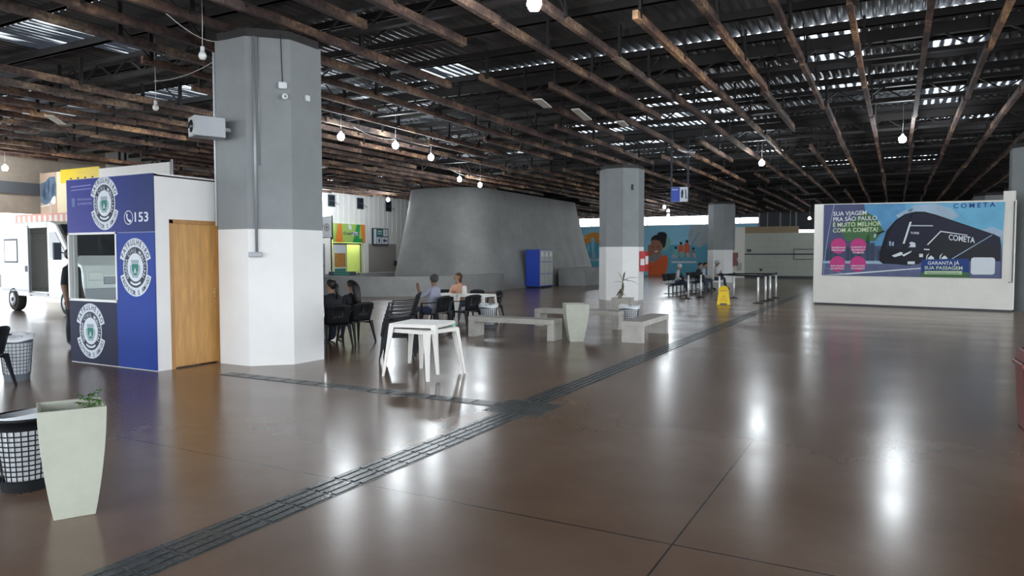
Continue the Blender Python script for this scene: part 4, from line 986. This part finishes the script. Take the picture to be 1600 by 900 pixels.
# ------------------------------------------------------------ white plastic tables
def white_table(label, loc, rotz, green=False, h=.70, group=None):
    t = thing('plastic_table', label, 'table', loc, rotz, group)
    m = MB(); s = .335
    m.loft([[(-s,-s,h-.010),(s,-s,h-.010),(s,s,h-.010),(-s,s,h-.010)],[(-s+.01,-s+.01,h),(s-.01,-s+.01,h),(s-.01,s-.01,h),(-s+.01,s-.01,h)]])
    part(m, 'tabletop', M_whiteplastic, t, bevel=.006)
    m = MB()
    for (a, b) in [((-s,-s),(s,-s)),((s,-s),(s,s)),((s,s),(-s,s)),((-s,s),(-s,-s))]:
        m.bar((a[0]*.985,a[1]*.985,h-.03),(b[0]*.985,b[1]*.985,h-.03),.012,.042)
    part(m, 'apron', M_greenplastic if green else M_whiteplastic, t)
    for sx in (-1,1):
        for sy in (-1,1):
            m = MB()
            def sec(cx, cy, w, z):   # fluted corner leg section
                k = w; pts = [(0,0),(-k,0),(-k,-.014),(-k*.62,-.014),(-k*.55,-.026),(-.026,-k*.55),(-.014,-k*.62),(-.014,-k),(0,-k)]
                return [(sx*(cx+p[0]), sy*(cy+p[1]), z) for p in pts]
            m.loft([sec(s+.065,s+.065,.034,0), sec(s+.03,s+.03,.050,h*.5), sec(s+.0,s+.0,.075,h-.015)])
            part(m, 'leg', M_whiteplastic, t)
    return t
white_table('white plastic table standing on the floor, lower of the near nested pair', (-5.57, 7.84, 0), math.radians(-5), h=.64)
tt = white_table('white plastic table nested on top of another one, in front of the black chair stack', (-5.62, 7.88, .072), math.radians(11), h=.64)
gm = MB(); gm.box((.27,.28,.56),(.35,.345,.60)); part(gm, 'corner_clip', M_greenplastic, tt)
white_table('white plastic table where the woman in peach leans on her elbows', (-9.38, 14.3, 0), math.radians(4))
white_table('white plastic table beside the waste basket with a napkin holder', (-8.64, 14.3, 0), math.radians(4))
white_table('white plastic table mostly hidden behind the large column, before the women', (-9.95, 9.75, 0), math.radians(10))
nh = thing('napkin_holder', 'small white napkin holder standing on the far white table', 'napkin holder', (-8.9, 14.15, .702), .2)
m = MB(); m.box((-.05,-.05,0),(.05,.05,.02)); m.box((-.04,-.04,.02),(.04,.04,.17)); part(m, 'holder', M_white, nh, bevel=.006)
m = MB(); m.box((-.03,-.03,.17),(.03,.03,.19)); part(m, 'napkins', M_liner, nh)

# ------------------------------------------------------------ black plastic armchairs
def armchair_parts(t, arms=True, mt=None):
    mt = mt or M_black
    m = MB(); m.smooth = True; n = 8; g = []
    for i in range(n+1):
        for j in range(n+1):
            x = -.22+.44*i/n; y = -.2+.42*j/n; g.append((x, y, .405 - .018*math.cos((i/n-.5)*PI)*math.sin(j/n*PI) + (.0 if j < n else -.015)))
    m.mesh(g, [(i*(n+1)+j,(i+1)*(n+1)+j,(i+1)*(n+1)+j+1,i*(n+1)+j+1) for i in range(n) for j in range(n)])
    m.smooth = False
    m.bar((-.22,-.19,.385),(-.22,.21,.385),.014,.04); m.bar((.22,-.19,.385),(.22,.21,.385),.014,.04); m.bar((-.22,.22,.38),(.22,.22,.38),.014,.04)
    o = part(m, 'seat', mt, t); sm = o.modifiers.new('s','SOLIDIFY'); sm.thickness = .008
    m = MB(); m.smooth = True; g = []; nv = 8; us = [-1,-.8,-.62,-.57,-.38,-.33,-.14,-.09,.09,.14,.33,.38,.57,.62,.8,1]; nu = len(us)-1
    def bp(u, v):   # u -1..1, v 0..1
        wid = .21 + .045*v; z = .42 + .37*v - .05*v*abs(u)**3; y = -.20 - .11*v + .07*u*u*(.4+.6*v)
        return (u*wid, y, z)
    for i in range(nu+1):
        for j in range(nv+1): g.append(bp(us[i], j/nv))
    fs = []
    for i in range(nu):
        for j in range(nv):
            if i in (4,6,8,10) and 3 <= j <= 5: continue
            fs.append((i*(nv+1)+j,(i+1)*(nv+1)+j,(i+1)*(nv+1)+j+1,i*(nv+1)+j+1))
    m.mesh(g, fs); o = part(m, 'backrest', mt, t); sm = o.modifiers.new('s','SOLIDIFY'); sm.thickness = .01
    for sx in (-1,1):
        if arms:
            m = MB(); m.bar((sx*.245,-.24,.66),(sx*.275,-.05,.635),.045,.018); m.bar((sx*.275,-.06,.635),(sx*.275,.19,.625),.05,.018); m.bar((sx*.275,.18,.63),(sx*.265,.215,.40),.035,.03); part(m, 'armrest', mt, t)
        for (x0,y0,x1,y1) in [(.225,.195,.265,.25),(.215,-.19,.25,-.29)]:
            m = MB(); 
            def lr(x, y, w, z): return [(sx*x-w,y-w*.6,z),(sx*x+w,y-w*.6,z),(sx*x+w,y+w*.6,z),(sx*x-w,y+w*.6,z)]
            m.loft([lr(x1,y1,.016,0), lr((x0+x1)/2,(y0+y1)/2,.022,.2), lr(x0,y0,.034,.42)]); part(m, 'leg', mt, t)
def armchair(label, loc, rotz, group=None, sc=.96):
    t = thing('plastic_armchair', label, 'chair', loc, rotz, group, sc); armchair_parts(t); return t
faceL = math.radians(28.3+90)      # facing towards the left of the picture
pos_word = ['bottom chair', 'second chair from the bottom', 'third chair from the bottom', 'third chair from the top', 'second chair from the top', 'topmost chair']
a0 = armchair('black plastic armchair, bottom chair of the stack by the white tables', (-6.80, 8.85, 0), faceL+.05, 'stacked black armchairs')
fd = Vector((-math.sin(faceL+.05), math.cos(faceL+.05), 0))
for k in range(1, 6):
    dup(a0, (-6.80-fd.x*.018*k, 8.85-fd.y*.018*k, .058*k), faceL+.05, 'black plastic armchair, %s of the stack by the white tables' % pos_word[k], 'stacked black armchairs')
dup(a0, (-8.66, 12.62, 0), math.radians(88), 'black armchair the man in lilac shirt sits on', 'armchairs around the far tables')
dup(a0, (-8.36, 13.38, 0), math.radians(76), 'empty black armchair seen from behind, nearest the left concrete bench', 'armchairs around the far tables')
dup(a0, (-8.02, 13.15+.95, 0), math.radians(75), 'dark armchair half hidden at the right end of the far tables', 'armchairs around the far tables') if False else None
dup(a0, (-9.9, 14.75, 0), math.radians(200), 'black armchair under the woman in peach', 'armchairs around the far tables')
dup(a0, (-9.35, 15.2, 0), math.radians(170), 'black armchair behind the napkin holder', 'armchairs around the far tables')
dup(a0, (-8.75, 15.15, 0), math.radians(140), 'black armchair back showing above the white lined waste basket', 'armchairs around the far tables')
dup(a0, (-8.77, 9.6, 0), math.radians(62), 'black armchair of the left woman beside the large column', 'armchairs beside the large column')
dup(a0, (-8.83, 10.25, 0), math.radians(80), 'black armchair of the long haired woman, farther from the column', 'armchairs beside the large column')
dup(a0, (-9.68, 4.44, 0), math.radians(118), 'dark armchair cut off by the left edge', 'lone armchair')

# ------------------------------------------------------------ people
def person(label, loc, rotz, mats, pose='sit', lean=.0, head=0.0, tilt=0.0, arms='lap', hair='short', hair_mat=None, scale=.93, bag=False, shorts=False):
    """mats = skin, top, trousers, shoes. One continuous skinned body, clothes by limb; hair and face are children."""
    t = thing('person', label, 'person', loc, rotz, None, scale)
    V = []; E = []; R = []
    def v(p, r): V.append(Vector(p)); R.append(r); return len(V)-1
    def e(a, b, mi): E.append((a, b, mi))
    sit = pose == 'sit'
    hz = .50 if sit else .95
    def sp(z, y=0, x=0):   # spine frame with forward lean about the hips
        h = z; return (x, y*math.cos(lean) + h*math.sin(lean), hz + h*math.cos(lean) - y*math.sin(lean))
    pel = v((0,0,hz), .15); bel = v(sp(.16,.01), .135); che = v(sp(.36,.0), .15); nb = v(sp(.50,-.02), .075); nk = v(sp(.565,-.01), .052)
    e(pel,bel,1); e(bel,che,1); e(che,nb,1); e(nb,nk,0)
    hb = Vector(V[nk]); hd = Matrix.Rotation(head,3,'Z')
    def hp(x,y,z):
        q = Vector((x, y*math.cos(tilt)+z*math.sin(tilt), z*math.cos(tilt)-y*math.sin(tilt))); return tuple(hb + hd @ q)
    j = v(hp(0,.025,.07), .072); c = v(hp(0,.02,.14), .098); tp = v(hp(0,.01,.205), .075)
    e(nk,j,0); e(j,c,0); e(c,tp,0)
    for s in (-1, 1):
        sh = v(sp(.45,-.01,s*.17), .068); e(che, sh, 1)
        if arms == 'table':   el = v(sp(.20,.20,s*.24), .05); wr = (s*.05, V[el].y+.16, V[el].z+.14)
        elif arms == 'lap':   el = v(sp(.18,.03,s*.25), .05); wr = (s*.10, V[el].y+.22, hz+.12)
        elif arms == 'front': el = v(sp(.20,.12,s*.25), .05); wr = (s*.12, V[el].y+.24, V[el].z+.04)
        elif arms == 'raised' and s < 0: el = v(sp(.26,.2,s*.24), .05); wr = (s*.22, V[el].y+.06, V[el].z+.2)
        elif arms == 'raised': el = v(sp(.18,.03,s*.25), .05); wr = (s*.14, V[el].y+.2, hz+.14)
        else:                 el = v(sp(.17,-.02,s*.25), .045); wr = (s*.26, V[el].y+.06, V[el].z-.25)
        e(sh, el, 1)
        w = v(wr, .03); e(el, w, 0 if mats[4] else 1)
        d = (Vector(wr)-V[el]).normalized(); pm = v(Vector(wr)+d*.06, .032); e(w, pm, 0)
        sd = Vector((0,0,1)).cross(d); sd = sd.normalized() if sd.length > .1 else Vector((1,0,0))
        for k, L in enumerate((.065,.075,.07,.055)):
            o_ = (k-1.5)*.02; f1 = v(V[pm]+d*.04+sd*o_, .011); f2 = v(V[pm]+d*(.04+L)+sd*o_*1.1+Vector((0,0,-.015)), .009); e(pm,f1,0); e(f1,f2,0)
        t1 = v(Vector(wr)+d*.04+sd*(-s*.04), .012); t2 = v(Vector(wr)+d*.08+sd*(-s*.055), .010); e(w,t1,0); e(t1,t2,0)
        hp_ = v((s*.10, .02 if sit else 0, hz-.03), .10); e(pel, hp_, 2)
        if sit: kn = v((s*.13, .42, .50), .068); an = v((s*.13, .44+(.06 if s>0 else 0), .09), .042)
        else: kn = v((s*.11, .02, .50), .065); an = v((s*.12, -.01, .09), .045)
        e(hp_,kn,2); mdl = v((V[kn]+V[an])/2 + Vector((0,-.02,.03)), .058); e(kn,mdl,0 if shorts else 2); e(mdl,an,0 if shorts else 2)
        bl = v((s*.135, V[an].y+.09, .04), .038); to = v((s*.14, V[an].y+.17, .032), .030); e(an,bl,3); e(bl,to,3)
    me = bpy.data.meshes.new('body'); me.from_pydata([tuple(p) for p in V], [(a,b) for a,b,_ in E], [])
    o = bpy.data.objects.new('body', me); C.objects.link(o)
    sk = o.modifiers.new('skin','SKIN'); ss_ = o.modifiers.new('sub','SUBSURF'); ss_.levels = 1; ss_.render_levels = 1
    for i, r_ in enumerate(R): me.skin_vertices[0].data[i].radius = (r_, r_)
    for i in (0, 1, 2): me.skin_vertices[0].data[i].radius = (R[i]*1.15, R[i]*.72)
    me.skin_vertices[0].data[0].use_root = True
    bpy.context.view_layer.update(); dg = bpy.context.evaluated_depsgraph_get()
    nm = bpy.data.meshes.new_from_object(o.evaluated_get(dg)); o.modifiers.clear(); o.data = nm; bpy.data.meshes.remove(me); nm.name = 'body'
    nm.materials.clear()
    for x in mats[:4]: nm.materials.append(x)
    for p in nm.polygons:
        c_ = p.center; best = 9; bi = 0
        for a, b, mi in E:
            A = V[a]; D = V[b]-A; tt_ = max(0, min(1, (c_-A).dot(D)/max(1e-9, D.length_squared))); dd = (c_-(A+D*tt_)).length - (R[a]+(R[b]-R[a])*tt_)
            if dd < best: best = dd; bi = mi
        p.material_index = bi; p.use_smooth = True
    o.parent = t
    hm = hair_mat or M_hair
    # hair shell follows the head
    T = Matrix.Translation(hb) @ Matrix.Rotation(head,4,'Z') @ Matrix.Rotation(-tilt,4,'X')
    m = MB(); m.T = T; m.sphere((0,-.005,.155), .108, sc=(.95,1.04,1.0), n=16)
    m.v = [p for p in m.v]
    keep = []
    inv = T.inverted()
    for f_ in m.f:
        cc = sum((inv @ Vector(m.v[i]) for i in f_), Vector())/len(f_)
        lim = .12 + (cc.y+.02)*1.1 if hair != 'hood' else .05+max(0,cc.y-.03)*1.6
        keep.append(cc.z > lim or cc.y < -.045 and cc.z > .06)
    m.f = [f_ for f_, k_ in zip(m.f, keep) if k_]; m.m = [0]*len(m.f); m.sm = [True]*len(m.f)
    if hair == 'long':
        m.tube([(0,-.07,.19),(0,-.12,.08),(.0,-.16,-.08),(.01,-.17,-.24),(.03,-.16,-.36)], [.08,.10,.09,.07,.02], 10)
    if hair == 'tail':
        m.tube([(0,-.09,.2),(0,-.14,.14),(0,-.15,.0),(0.01,-.14,-.14)], [.03,.045,.035,.01], 10)
    if hair == 'bob':
        m.tube([(.07,-.03,.17),(.095,-.02,.06),(.10,.0,-.06),(.09,.03,-.14)], [.04,.045,.04,.015], 8); m.tube([(-.07,-.03,.17),(-.09,-.03,.06),(-.09,-.03,-.02)], [.04,.04,.015], 8)
    if hair == 'cap': m.lathe([(0,.0),(.09,0),(.16,-.01)], 12, (0,.06,.19))
    ho = part(m, 'hood' if hair == 'hood' else 'cap' if hair == 'cap' else 'hair', hm, t)
    m = MB(); m.T = T
    m.tube([(0,.105,.15),(0,.128,.115),(0,.105,.105)], [.009,.013,.008], 6, 0)
    for s in (-1,1):
        m.sphere((s*.034,.098,.145), .010, 1, 6); m.sphere((s*.092,.01,.13), .024, 0, 8, (.4,1,1.2))
    m.tube([(-.025,.104,.080),(0,.11,.077),(.025,.104,.080)], .006, 5, 2); part(m, 'face', [mats[0], M_printdark, mat('lips',(.35,.08,.07),.5)], t)
    if bag:
        m = MB(); m.sphere((0,.25,.62), .14, n=10, sc=(1.3,.9,.9)); m.tube([(-.12,.25,.7),(0,.25,.86),(.12,.25,.7)], .012); part(m, 'bag', M_clothblack, t)
    return t
person('woman in black with a ponytail sitting nearest the large column', (-8.84, 9.64, 0), math.radians(62), (M_skin, M_clothblack, M_clothblack, M_shoe, True), lean=.12, head=.5, hair='tail', arms='table', scale=.9)
person('woman in black with long dark hair, right of the other woman', (-8.92, 10.25, 0), math.radians(80), (M_skin, M_clothblack, M_clothnavy, M_shoe, True), lean=.05, head=.1, hair='long', arms='lap', scale=.88)
person('man in lilac shirt seen from behind at the far white table', (-8.74, 12.63, 0), math.radians(88), (M_skindark, M_clothlilac, M_clothnavy, M_shoe, True), lean=-.05, head=-.5, hair='short', hair_mat=M_hairgrey, arms='raised', scale=.92)
person('woman in peach blouse leaning on the far white table', (-9.44, 14.86, 0), math.radians(188), (M_skin, M_clothpeach, M_jeans, M_shoe, True), lean=.32, head=-.75, hair='bob', hair_mat=M_hairbrown, arms='table', scale=.92)
person('guard in dark uniform standing left of the blue booth, half hidden', (-12.75, 7.35, 0), math.radians(-60), (M_skindark, M_clothblack, M_clothblack, M_shoe, True), pose='stand', arms='down', hair='short', scale=.98)
person('person with pale head cover and pale top on the left waiting seat', (-8.25, 30.1, 0), math.radians(-80), (M_skin, M_clothpale, M_clothnavy, M_shoe, False), lean=.2, tilt=.3, head=-.5, hair='hood', hair_mat=M_clothpale, bag=True, scale=.98)
person('person in dark clothes with bag, left of the middle seated pair', (-8.05, 32.9, 0), math.radians(-95), (M_skin, M_clothblack, M_jeans, M_shoe, False), lean=.2, tilt=.35, hair='short', bag=True, scale=1.0)
person('person in dark clothes, right of the middle seated pair', (-8.0, 33.7, 0), math.radians(-85), (M_skin, M_clothpale, M_jeans, M_shoe, False), lean=.15, tilt=.4, hair='short', bag=False, scale=1.0)
person('person with white shirt and light cap on the rightmost waiting seat', (-7.75, 35.3, 0), math.radians(-80), (M_skindark, M_clothwhite, M_jeans, M_shoe, True), lean=.1, tilt=.2, head=.3, hair='cap', hair_mat=M_clothpale, bag=True, scale=1.05)

# ------------------------------------------------------------ waiting seats
def seat_row(label, y0, n, x=-8.3):
    t = thing('waiting_bench', label, 'bench', (x, y0, 0), PI/2-.02)   # local x runs away from the camera, seats face -y local (= +X)
    L = n*.58
    m = MB(); m.box((0,-.03,.33),(L,.03,.38)); part(m, 'beam', M_blackmetal, t)
    for u in (.3, L/2, L-.3):
        m = MB(); m.box((u-.025,-.3,0),(u+.025,.3,.03)); m.box((u-.02,-.1,.03),(u+.02,-.05,.35)); m.box((u-.02,.08,.03),(u+.02,.13,.35)); part(m, 'leg', M_blackmetal, t)
    for i in range(n):
        u = .29 + i*.58
        m = MB(); m.box((u-.24,-.22,.40),(u+.24,.2,.43)); part(m, 'seat', M_black, t, bevel=.01)
        m = MB(); T = Matrix.Translation((u,.27,.55)) @ Matrix.Rotation(-.2,4,'X'); m.box((-.24,-.015,0),(.24,.015,.30), T=T); bk = part(m, 'backrest', M_black, t, bevel=.01)
        m = MB(); m.tube([(u-.18,.1,.4),(u-.18,.3,.45),(u-.18,.28,.6)],.012); m.tube([(u+.18,.1,.4),(u+.18,.3,.45),(u+.18,.28,.6)],.012); part(m, 'bracket', M_steel, bk)
seat_row('row of black waiting seats with the pale hooded person, nearer row', 29.2, 5)
seat_row('row of black waiting seats farther back near the last column', 32.5, 6, -8.15)

# queue barrier posts
sp_ = [(-6.8,26.5,'leftmost steel barrier post, beside the pale hooded person'),(-6.6,27.6,'second steel barrier post from the left'),(-5.6,26.2,'steel barrier post directly behind the yellow floor sign'),(-5.4,27.8,'steel barrier post right of the yellow floor sign'),
       (-4.08,25.1,'steel barrier post standing nearest, first of the right cluster'),(-4.04,26.4,'second steel barrier post of the right cluster'),(-4.02,27.3,'third steel barrier post of the right cluster'),(-4.0,28.6,'rightmost steel barrier post')]
def barrier(label, loc):
    t = thing('barrier_post', label, 'barrier post', loc, 0, 'queue barrier posts')
    m = MB(); m.lathe([(0,.0),(.17,0),(.17,.015),(.05,.03),(.04,.05),(0,.05)], 24); part(m, 'base', M_blackmetal, t)
    m = MB(); m.lathe([(0,.03),(.035,.03),(.035,.88),(0,.88)], 16); part(m, 'pole', M_steel, t)
    m = MB(); m.lathe([(0,.88),(.036,.88),(.036,.96),(.03,.975),(0,.975)], 16); part(m, 'cap', M_blackmetal, t)
    return t
bp0 = barrier(sp_[0][2], (sp_[0][0], sp_[0][1], 0)); posts = [bp0]
for x, y, l in sp_[1:]: posts.append(dup(bp0, (x,y,0), 0, l, 'queue barrier posts'))
for i, j in [(0,1),(2,3),(3,7),(2,4),(4,5),(5,6),(6,7),(0,2)][:7]:
    a, b = sp_[i], sp_[j]; m = MB(); m.bar((0,0,.925),(b[0]-a[0],b[1]-a[1],.925),.05,.006) ; 
    m = MB(); m.mesh([(0,.0,.90),(b[0]-a[0],b[1]-a[1],.90),(b[0]-a[0],b[1]-a[1],.95),(0,0,.95),(.004,.004,.90),(b[0]-a[0]+.004,b[1]-a[1]+.004,.90),(b[0]-a[0]+.004,b[1]-a[1]+.004,.95),(.004,.004,.95)],[(0,1,2,3),(4,7,6,5),(0,4,5,1),(3,2,6,7)])
    part(m, 'belt', M_black, posts[i])

# wet floor sign
wf_ = thing('wet_floor_sign', 'yellow folding caution sign on the floor before the barrier posts', 'floor sign', (-4.98, 23.95, 0), math.radians(12))
for s, nm_ in ((-1,'front_panel'),(1,'rear_panel')):
    m = MB(); T = Matrix.Rotation(s*.16,4,'X') @ Matrix.Translation((0,s*.0,0)); 
    T = Matrix.Translation((0,s*.1,0)) @ Matrix.Rotation(s*.19,4,'X')
    m.T = T; m.poly([(-.21,0),(-.12,0),(-.10,.05),(.10,.05),(.12,0),(.21,0),(.15,.54),(.10,.60),(-.10,.60),(-.15,.54)], .018); fp = part(m, nm_, M_signyellow, wf_)
    if s < 0:
        m = MB(); m.T = T; add_text(m, 'CUIDADO', -.12, .45, .045, w=.24, mi=0, y=-.022); flat(m, [(-.13,.44),(.13,.44),(.13,.435),(-.13,.435)], 0, -.021)
        flat(m, [(0,.33),(-.07,.2),(.07,.2)], 0, -.021); flat(m, [(0,.30),(-.05,.21),(.05,.21)], 1, -.023); add_text(m, 'PISO', -.1, .13, .03, w=.08, y=-.022); add_text(m, 'MOLHADO', .0, .13, .03, w=.12, y=-.022)
        part(m, 'lettering', [mat('sign_red',(.45,.12,.02),.5), M_signyellow], fp)
m = MB(); m.tube([(-.08,-.0,.59),(0,0,.62),(.08,0,.59)],.012); part(m, 'handle', M_signyellow, wf_)

# hanging sign
hs = thing('hanging_sign', 'blue and white pictogram sign hanging from the roof', 'sign', (-6.22, 22.0, 3.28), math.radians(12))
m = MB(); m.box((0,-.04,0),(.52,.04,.46)); part(m, 'sign_box', M_galv, hs)
m = MB(); flat(m, [(.01,.01),(.27,.01),(.27,.45),(.01,.45)], 0, -.042); flat(m, [(.27,.01),(.51,.01),(.51,.45),(.27,.45)], 1, -.042)
add_text(m, 'Banheiro', .04, .36, .05, w=.17, mi=1, y=-.045); flat(m, [(.31,.12),(.36,.12),(.38,.28),(.36,.38),(.33,.38),(.30,.3)], 2, -.045); flat(m, [(.42,.38),(.45,.38),(.48,.1),(.44,.1),(.44,.2)], 2, -.045)
part(m, 'sign_face', [M_lockblue, M_printwhite, M_printdark], hs)
for x in (-.02, .48):
    m = MB(); m.box((x,-.04,0),(x+.06,.02,2.3)); part(m, 'hanger', M_printdark, hs)
ps = thing('plastic_sheet', 'torn white plastic sheet caught above the hanging sign', 'sheet', (-6.0, 21.6, 4.72), .3)
m = MB(); m.smooth=True; m.loft([[(x,-.15,.12+.5*(x-.3)**2-.25*x),(x,.15,.12+.5*(x-.3)**2-.25*x),(x,.15,.128+.5*(x-.3)**2-.25*x),(x,-.15,.128+.5*(x-.3)**2-.25*x)] for x in [-.2+.08*k for k in range(11)]]); part(m, 'sheet', M_liner, ps)

# ------------------------------------------------------------ lamps: bulbs on cords hung from the roof
lamps = [(-3.8,7.6,4.62,'bright bulb over the foreground at the top edge',1),(-12.13,13.6,4.6,'leftmost lit bulb of the row behind the large column',1),(-11.81,15.36,4.6,'second lit bulb right of the large column',1),(-12.3,17.71,4.6,'third lit bulb right of the large column',1),
         (-14.84,23.28,4.6,'lit bulb before the flared shaft, left one',.8),(-15.27,25.53,4.6,'lit bulb before the flared shaft, right one',.8),(-3.81,23.76,4.6,'lit bulb above the barrier posts',1),(0.08,20.61,4.6,'lit bulb above the billboard',1.3),
         (-25.0,12.4,4.45,'lit bulb at the far left near the street opening',.8),(-12.33,42.19,4.6,'lit bulb beside the middle column, nearest of three',.8),(-13.13,45.82,4.6,'lit bulb beside the middle column, middle of three',.8),(-14.54,50.74,4.6,'lit bulb beside the middle column, farthest of three',.8),(-25.5,27.1,4.55,'lit bulb close to the white wall, behind the right edge of the large column',1.8),(-23.5,29.9,4.6,'bright bulb in front of the white wall above the green shop sign',1.6),(-5.0,50.0,4.1,'small lit bulb left of the billboard top',.4)]
def lamp(label, loc, pw, on=True):
    t = thing('pendant_lamp', label, 'lamp', loc, 0, 'pendant lamps' if on else None)
    q_ = 1 if on else .6; m = MB(); m.lathe([(0,-.15*q_),(.06*q_,-.135*q_),(.09*q_,-.07*q_),(.08*q_,-.01),(.04*q_,.03),(0,.03)], 16); part(m, 'bulb', M_bulb if on else M_bulboff, t)
    m = MB(); m.lathe([(0,.03),(.028,.03),(.028,.09),(0,.10)], 12); sk_ = part(m, 'socket', M_liner, t)
    m = MB(); m.tube([(0,0,.09),(.01,0,.4),(0,0,5.66-loc[2])], .005, 5); part(m, 'cord', M_cable, t)
    if on:
        L = bpy.data.lights.new('lamp_light', 'POINT'); L.energy = LAMP_POWER*pw; L.color = (.88,.95,1); L.shadow_soft_size = .14
        lo = bpy.data.objects.new('lamp_light', L); C.objects.link(lo); lo.parent = t; lo.location = (0,0,-.3)
    return t
for x, y, z, l, p in lamps: lamp(l, (x,y,z), p)
def unlit(px_loc, l):
    t = lamp(l, px_loc, 0, False)
unlit((-8.5, 6.75, 4.4), 'small unlit bulb on a wire left of the large column')
unlit((-12.0, 8.5, 4.35), 'unlit white bulb hanging over the booth')
# loose cables slung under the roof
for i, (pts) in enumerate([[(-11.9,13.8,4.8),(-11.8,14.6,4.55),(-11.8,15.4,4.72)],[(-12.6,8.9,4.95),(-11,8.6,4.72),(-9.05,7.9,4.95)],[(-14.5,22,4.8),(-14.8,23.2,4.7),(-15.2,25.4,4.75)],[(-8.72,6.2,4.95),(-8.6,6.9,4.45),(-8.72,7.35,4.8)]]):
    a, b, c_ = [Vector(p) for p in pts]; q = [tuple((1-t)**2*a + 2*t*(1-t)*b + t*t*c_) for t in [k/10 for k in range(11)]]
    m = MB(); m.tube(q, .005, 5); o = m.build('loose_cable', M_cable)
    tag(o, ['pale cable slung between the first two bulbs behind the column','pale cable slung under the roof above the booth','pale cable near the bulbs before the flared shaft','pale cable drooping beside the top of the large column'][i], 'cable')
# people-free street side: low dark wall outside the opening
m = MB(); m.box((-46,-5,-.21),(-45.6,40,.55)); o = m.build('wall_street', M_fence, kind='structure')
